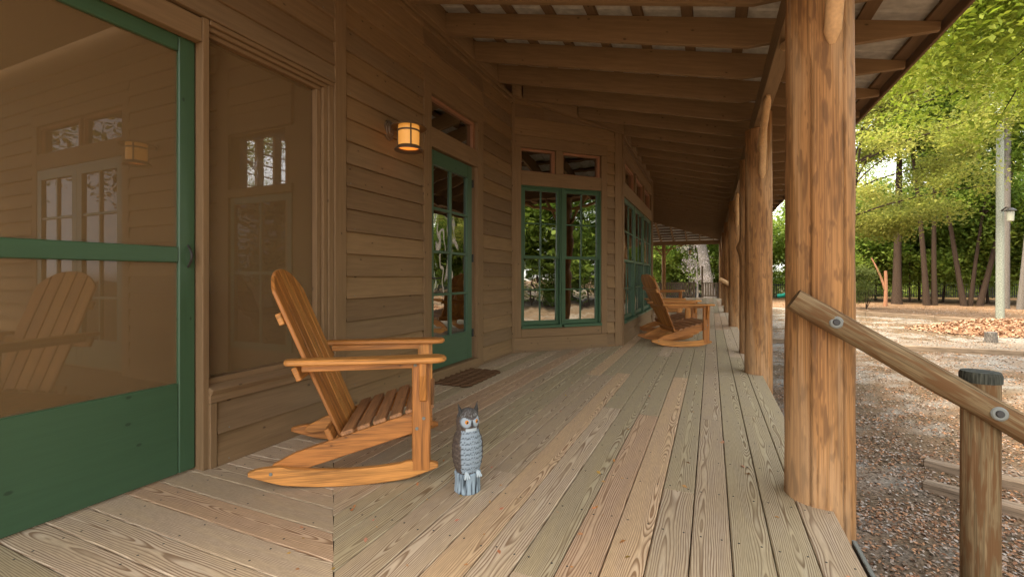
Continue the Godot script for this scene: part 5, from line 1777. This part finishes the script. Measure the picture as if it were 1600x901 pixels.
	for i in 150:
		var x := rnd(-10.0, 32.0)
		ub.append([P(x, 42.0 + (x - 9.975) * 0.437 + rnd(0.0, 12.0), GROUND + rnd(0.2, 1.7)), rnd(0.6, 1.5)])
	for i in 60: ub.append([P(rnd(18.0, 24.0), rnd(-16.0, 22.0), GROUND + rnd(0.3, 2.4)), rnd(0.8, 1.5)])
	for i in 30: ub.append([P(rnd(-7.0, 4.0), rnd(40.0, 48.0), GROUND + rnd(0.3, 2.4)), rnd(0.8, 1.4)])
	var uw := crown(self, "undergrowth", ub, 36, small, 0.8, 1.3, Color(0.17, 0.26, 0.045), Color(0.37, 0.45, 0.11), 0.8)
	tag(uw, "light green undergrowth behind the black picket fence", "undergrowth", "", "stuff")

# ---------------------------------------------------------------- scene
func _ready():
	var cam := Camera3D.new()
	cam.name = "camera"
	add_child(cam)
	cam.position = Vector3(0, CAM_H, 0)
	cam.rotation.y = atan(311.5 / 713.0)
	cam.set_frustum(0.05 * 901.0 / 713.0, Vector2(0, -0.05 * 18.5 / 713.0), 0.05, 400.0)
	cam.current = true
	var env := Environment.new()
	env.background_mode = Environment.BG_SKY
	var sky := Sky.new()
	var sm := ProceduralSkyMaterial.new()
	sm.sky_top_color = Color(0.79, 0.82, 0.87)
	sm.sky_horizon_color = Color(0.97, 0.955, 0.925)
	sm.sky_curve = 0.25
	sm.ground_bottom_color = Color(0.35, 0.28, 0.22)
	sm.ground_horizon_color = Color(0.7, 0.66, 0.6)
	sky.sky_material = sm
	env.sky = sky
	env.background_energy_multiplier = 1.0
	env.tonemap_mode = Environment.TONE_MAPPER_LINEAR
	env.tonemap_exposure = EXPO
	env.sdfgi_enabled = true
	env.ssao_enabled = true
	env.ssil_enabled = true
	var we := WorldEnvironment.new()
	we.name = "world_environment"
	we.environment = env
	add_child(we)
	var sun := DirectionalLight3D.new()
	sun.name = "sun"
	sun.light_energy = 0.75
	sun.light_angular_distance = 30.0
	sun.light_color = Color(1.0, 0.94, 0.84)
	sun.shadow_enabled = true
	add_child(sun)
	sun.look_at_from_position(Vector3.ZERO, Vector3(0.34, -1.0, -0.42), Vector3.UP)

	rng.seed = 20240
	noise.seed = 7
	noise.frequency = 1.0
	noise.fractal_octaves = 3
	make_materials()
	build_ground()
	build_deck()
	build_house()
	build_roof()
	column(2.55, 0.135, "stout orange log column that carries the stair handrail", 3, [[0.55 + PI, 0.0, 3.3, 0.025], [5.35, 0.3, 3.2, 0.025], [4.0, 0.0, 3.2, 0.02], [0.1, 0.0, 3.2, 0.022], [1.0, 0.4, 3.2, 0.02], [2.0, 0.0, 2.6, 0.02]])
	column(5.56, 0.129, "log column beside the edge of the deck boards with a crack near its outer side", 14, [[1.9 + PI, 0.2, 3.2, 0.008]])
	column(6.95, 0.110, "dark log column with a bulging knot close behind another column", 25, [], false, true)
	column(10.6, 0.130, "log column across the deck from the rocking chairs", 36, [])
	column(14.7, 0.125, "log column halfway along the deck where a second handrail begins", 47, [])
	column(18.0, 0.125, "log column past the second handrail", 58, [])
	column(24.2, 0.120, "log column at the far corner of the porch", 69, [])
	var ch := build_chair()
	copy_of(ch, P(-0.13, 7.65), deg_to_rad(25.0), "wooden rocking chair under the three tall windows, nearer the bay window")
	copy_of(ch, P(-0.33, 8.78), deg_to_rad(25.0), "wooden rocking chair under the three tall windows, beyond its twin")
	copy_of(ch, P(-0.75, 14.4), deg_to_rad(4.0), "distant wooden rocking chair past the three tall windows")
	copy_of(ch, P(-4.21, 1.05), deg_to_rad(-70.0), "wooden rocking chair behind the door screen, its whole back in view")
	copy_of(ch, P(-5.20, 0.85), deg_to_rad(-70.0), "wooden rocking chair behind the door screen, the one farther from the green door stile")
	build_owl()
	build_lantern("amber glass wall lantern with bronze cap beside the green glass door", P(-2.475, 3.09, 2.23), deg_to_rad(90.0))
	build_lantern("amber glass wall lantern seen through the screen door", P(-5.02, 2.75, 2.26), 0.0)
	build_mat()
	build_stair_rail()
	build_steps()
	var r2 := thing("log_handrail", "pale log handrail end sticking out halfway along the row of columns", "railing", P(0, 0))
	put("handrail", log_mesh(straight(P(0.22, 14.5, 0.97), P(1.5, 14.5, 0.2), 8), taper(0.06, 0.06, 8), 14, 0.06, 4), M.log_pale, r2)
	build_yard()
	build_trees()
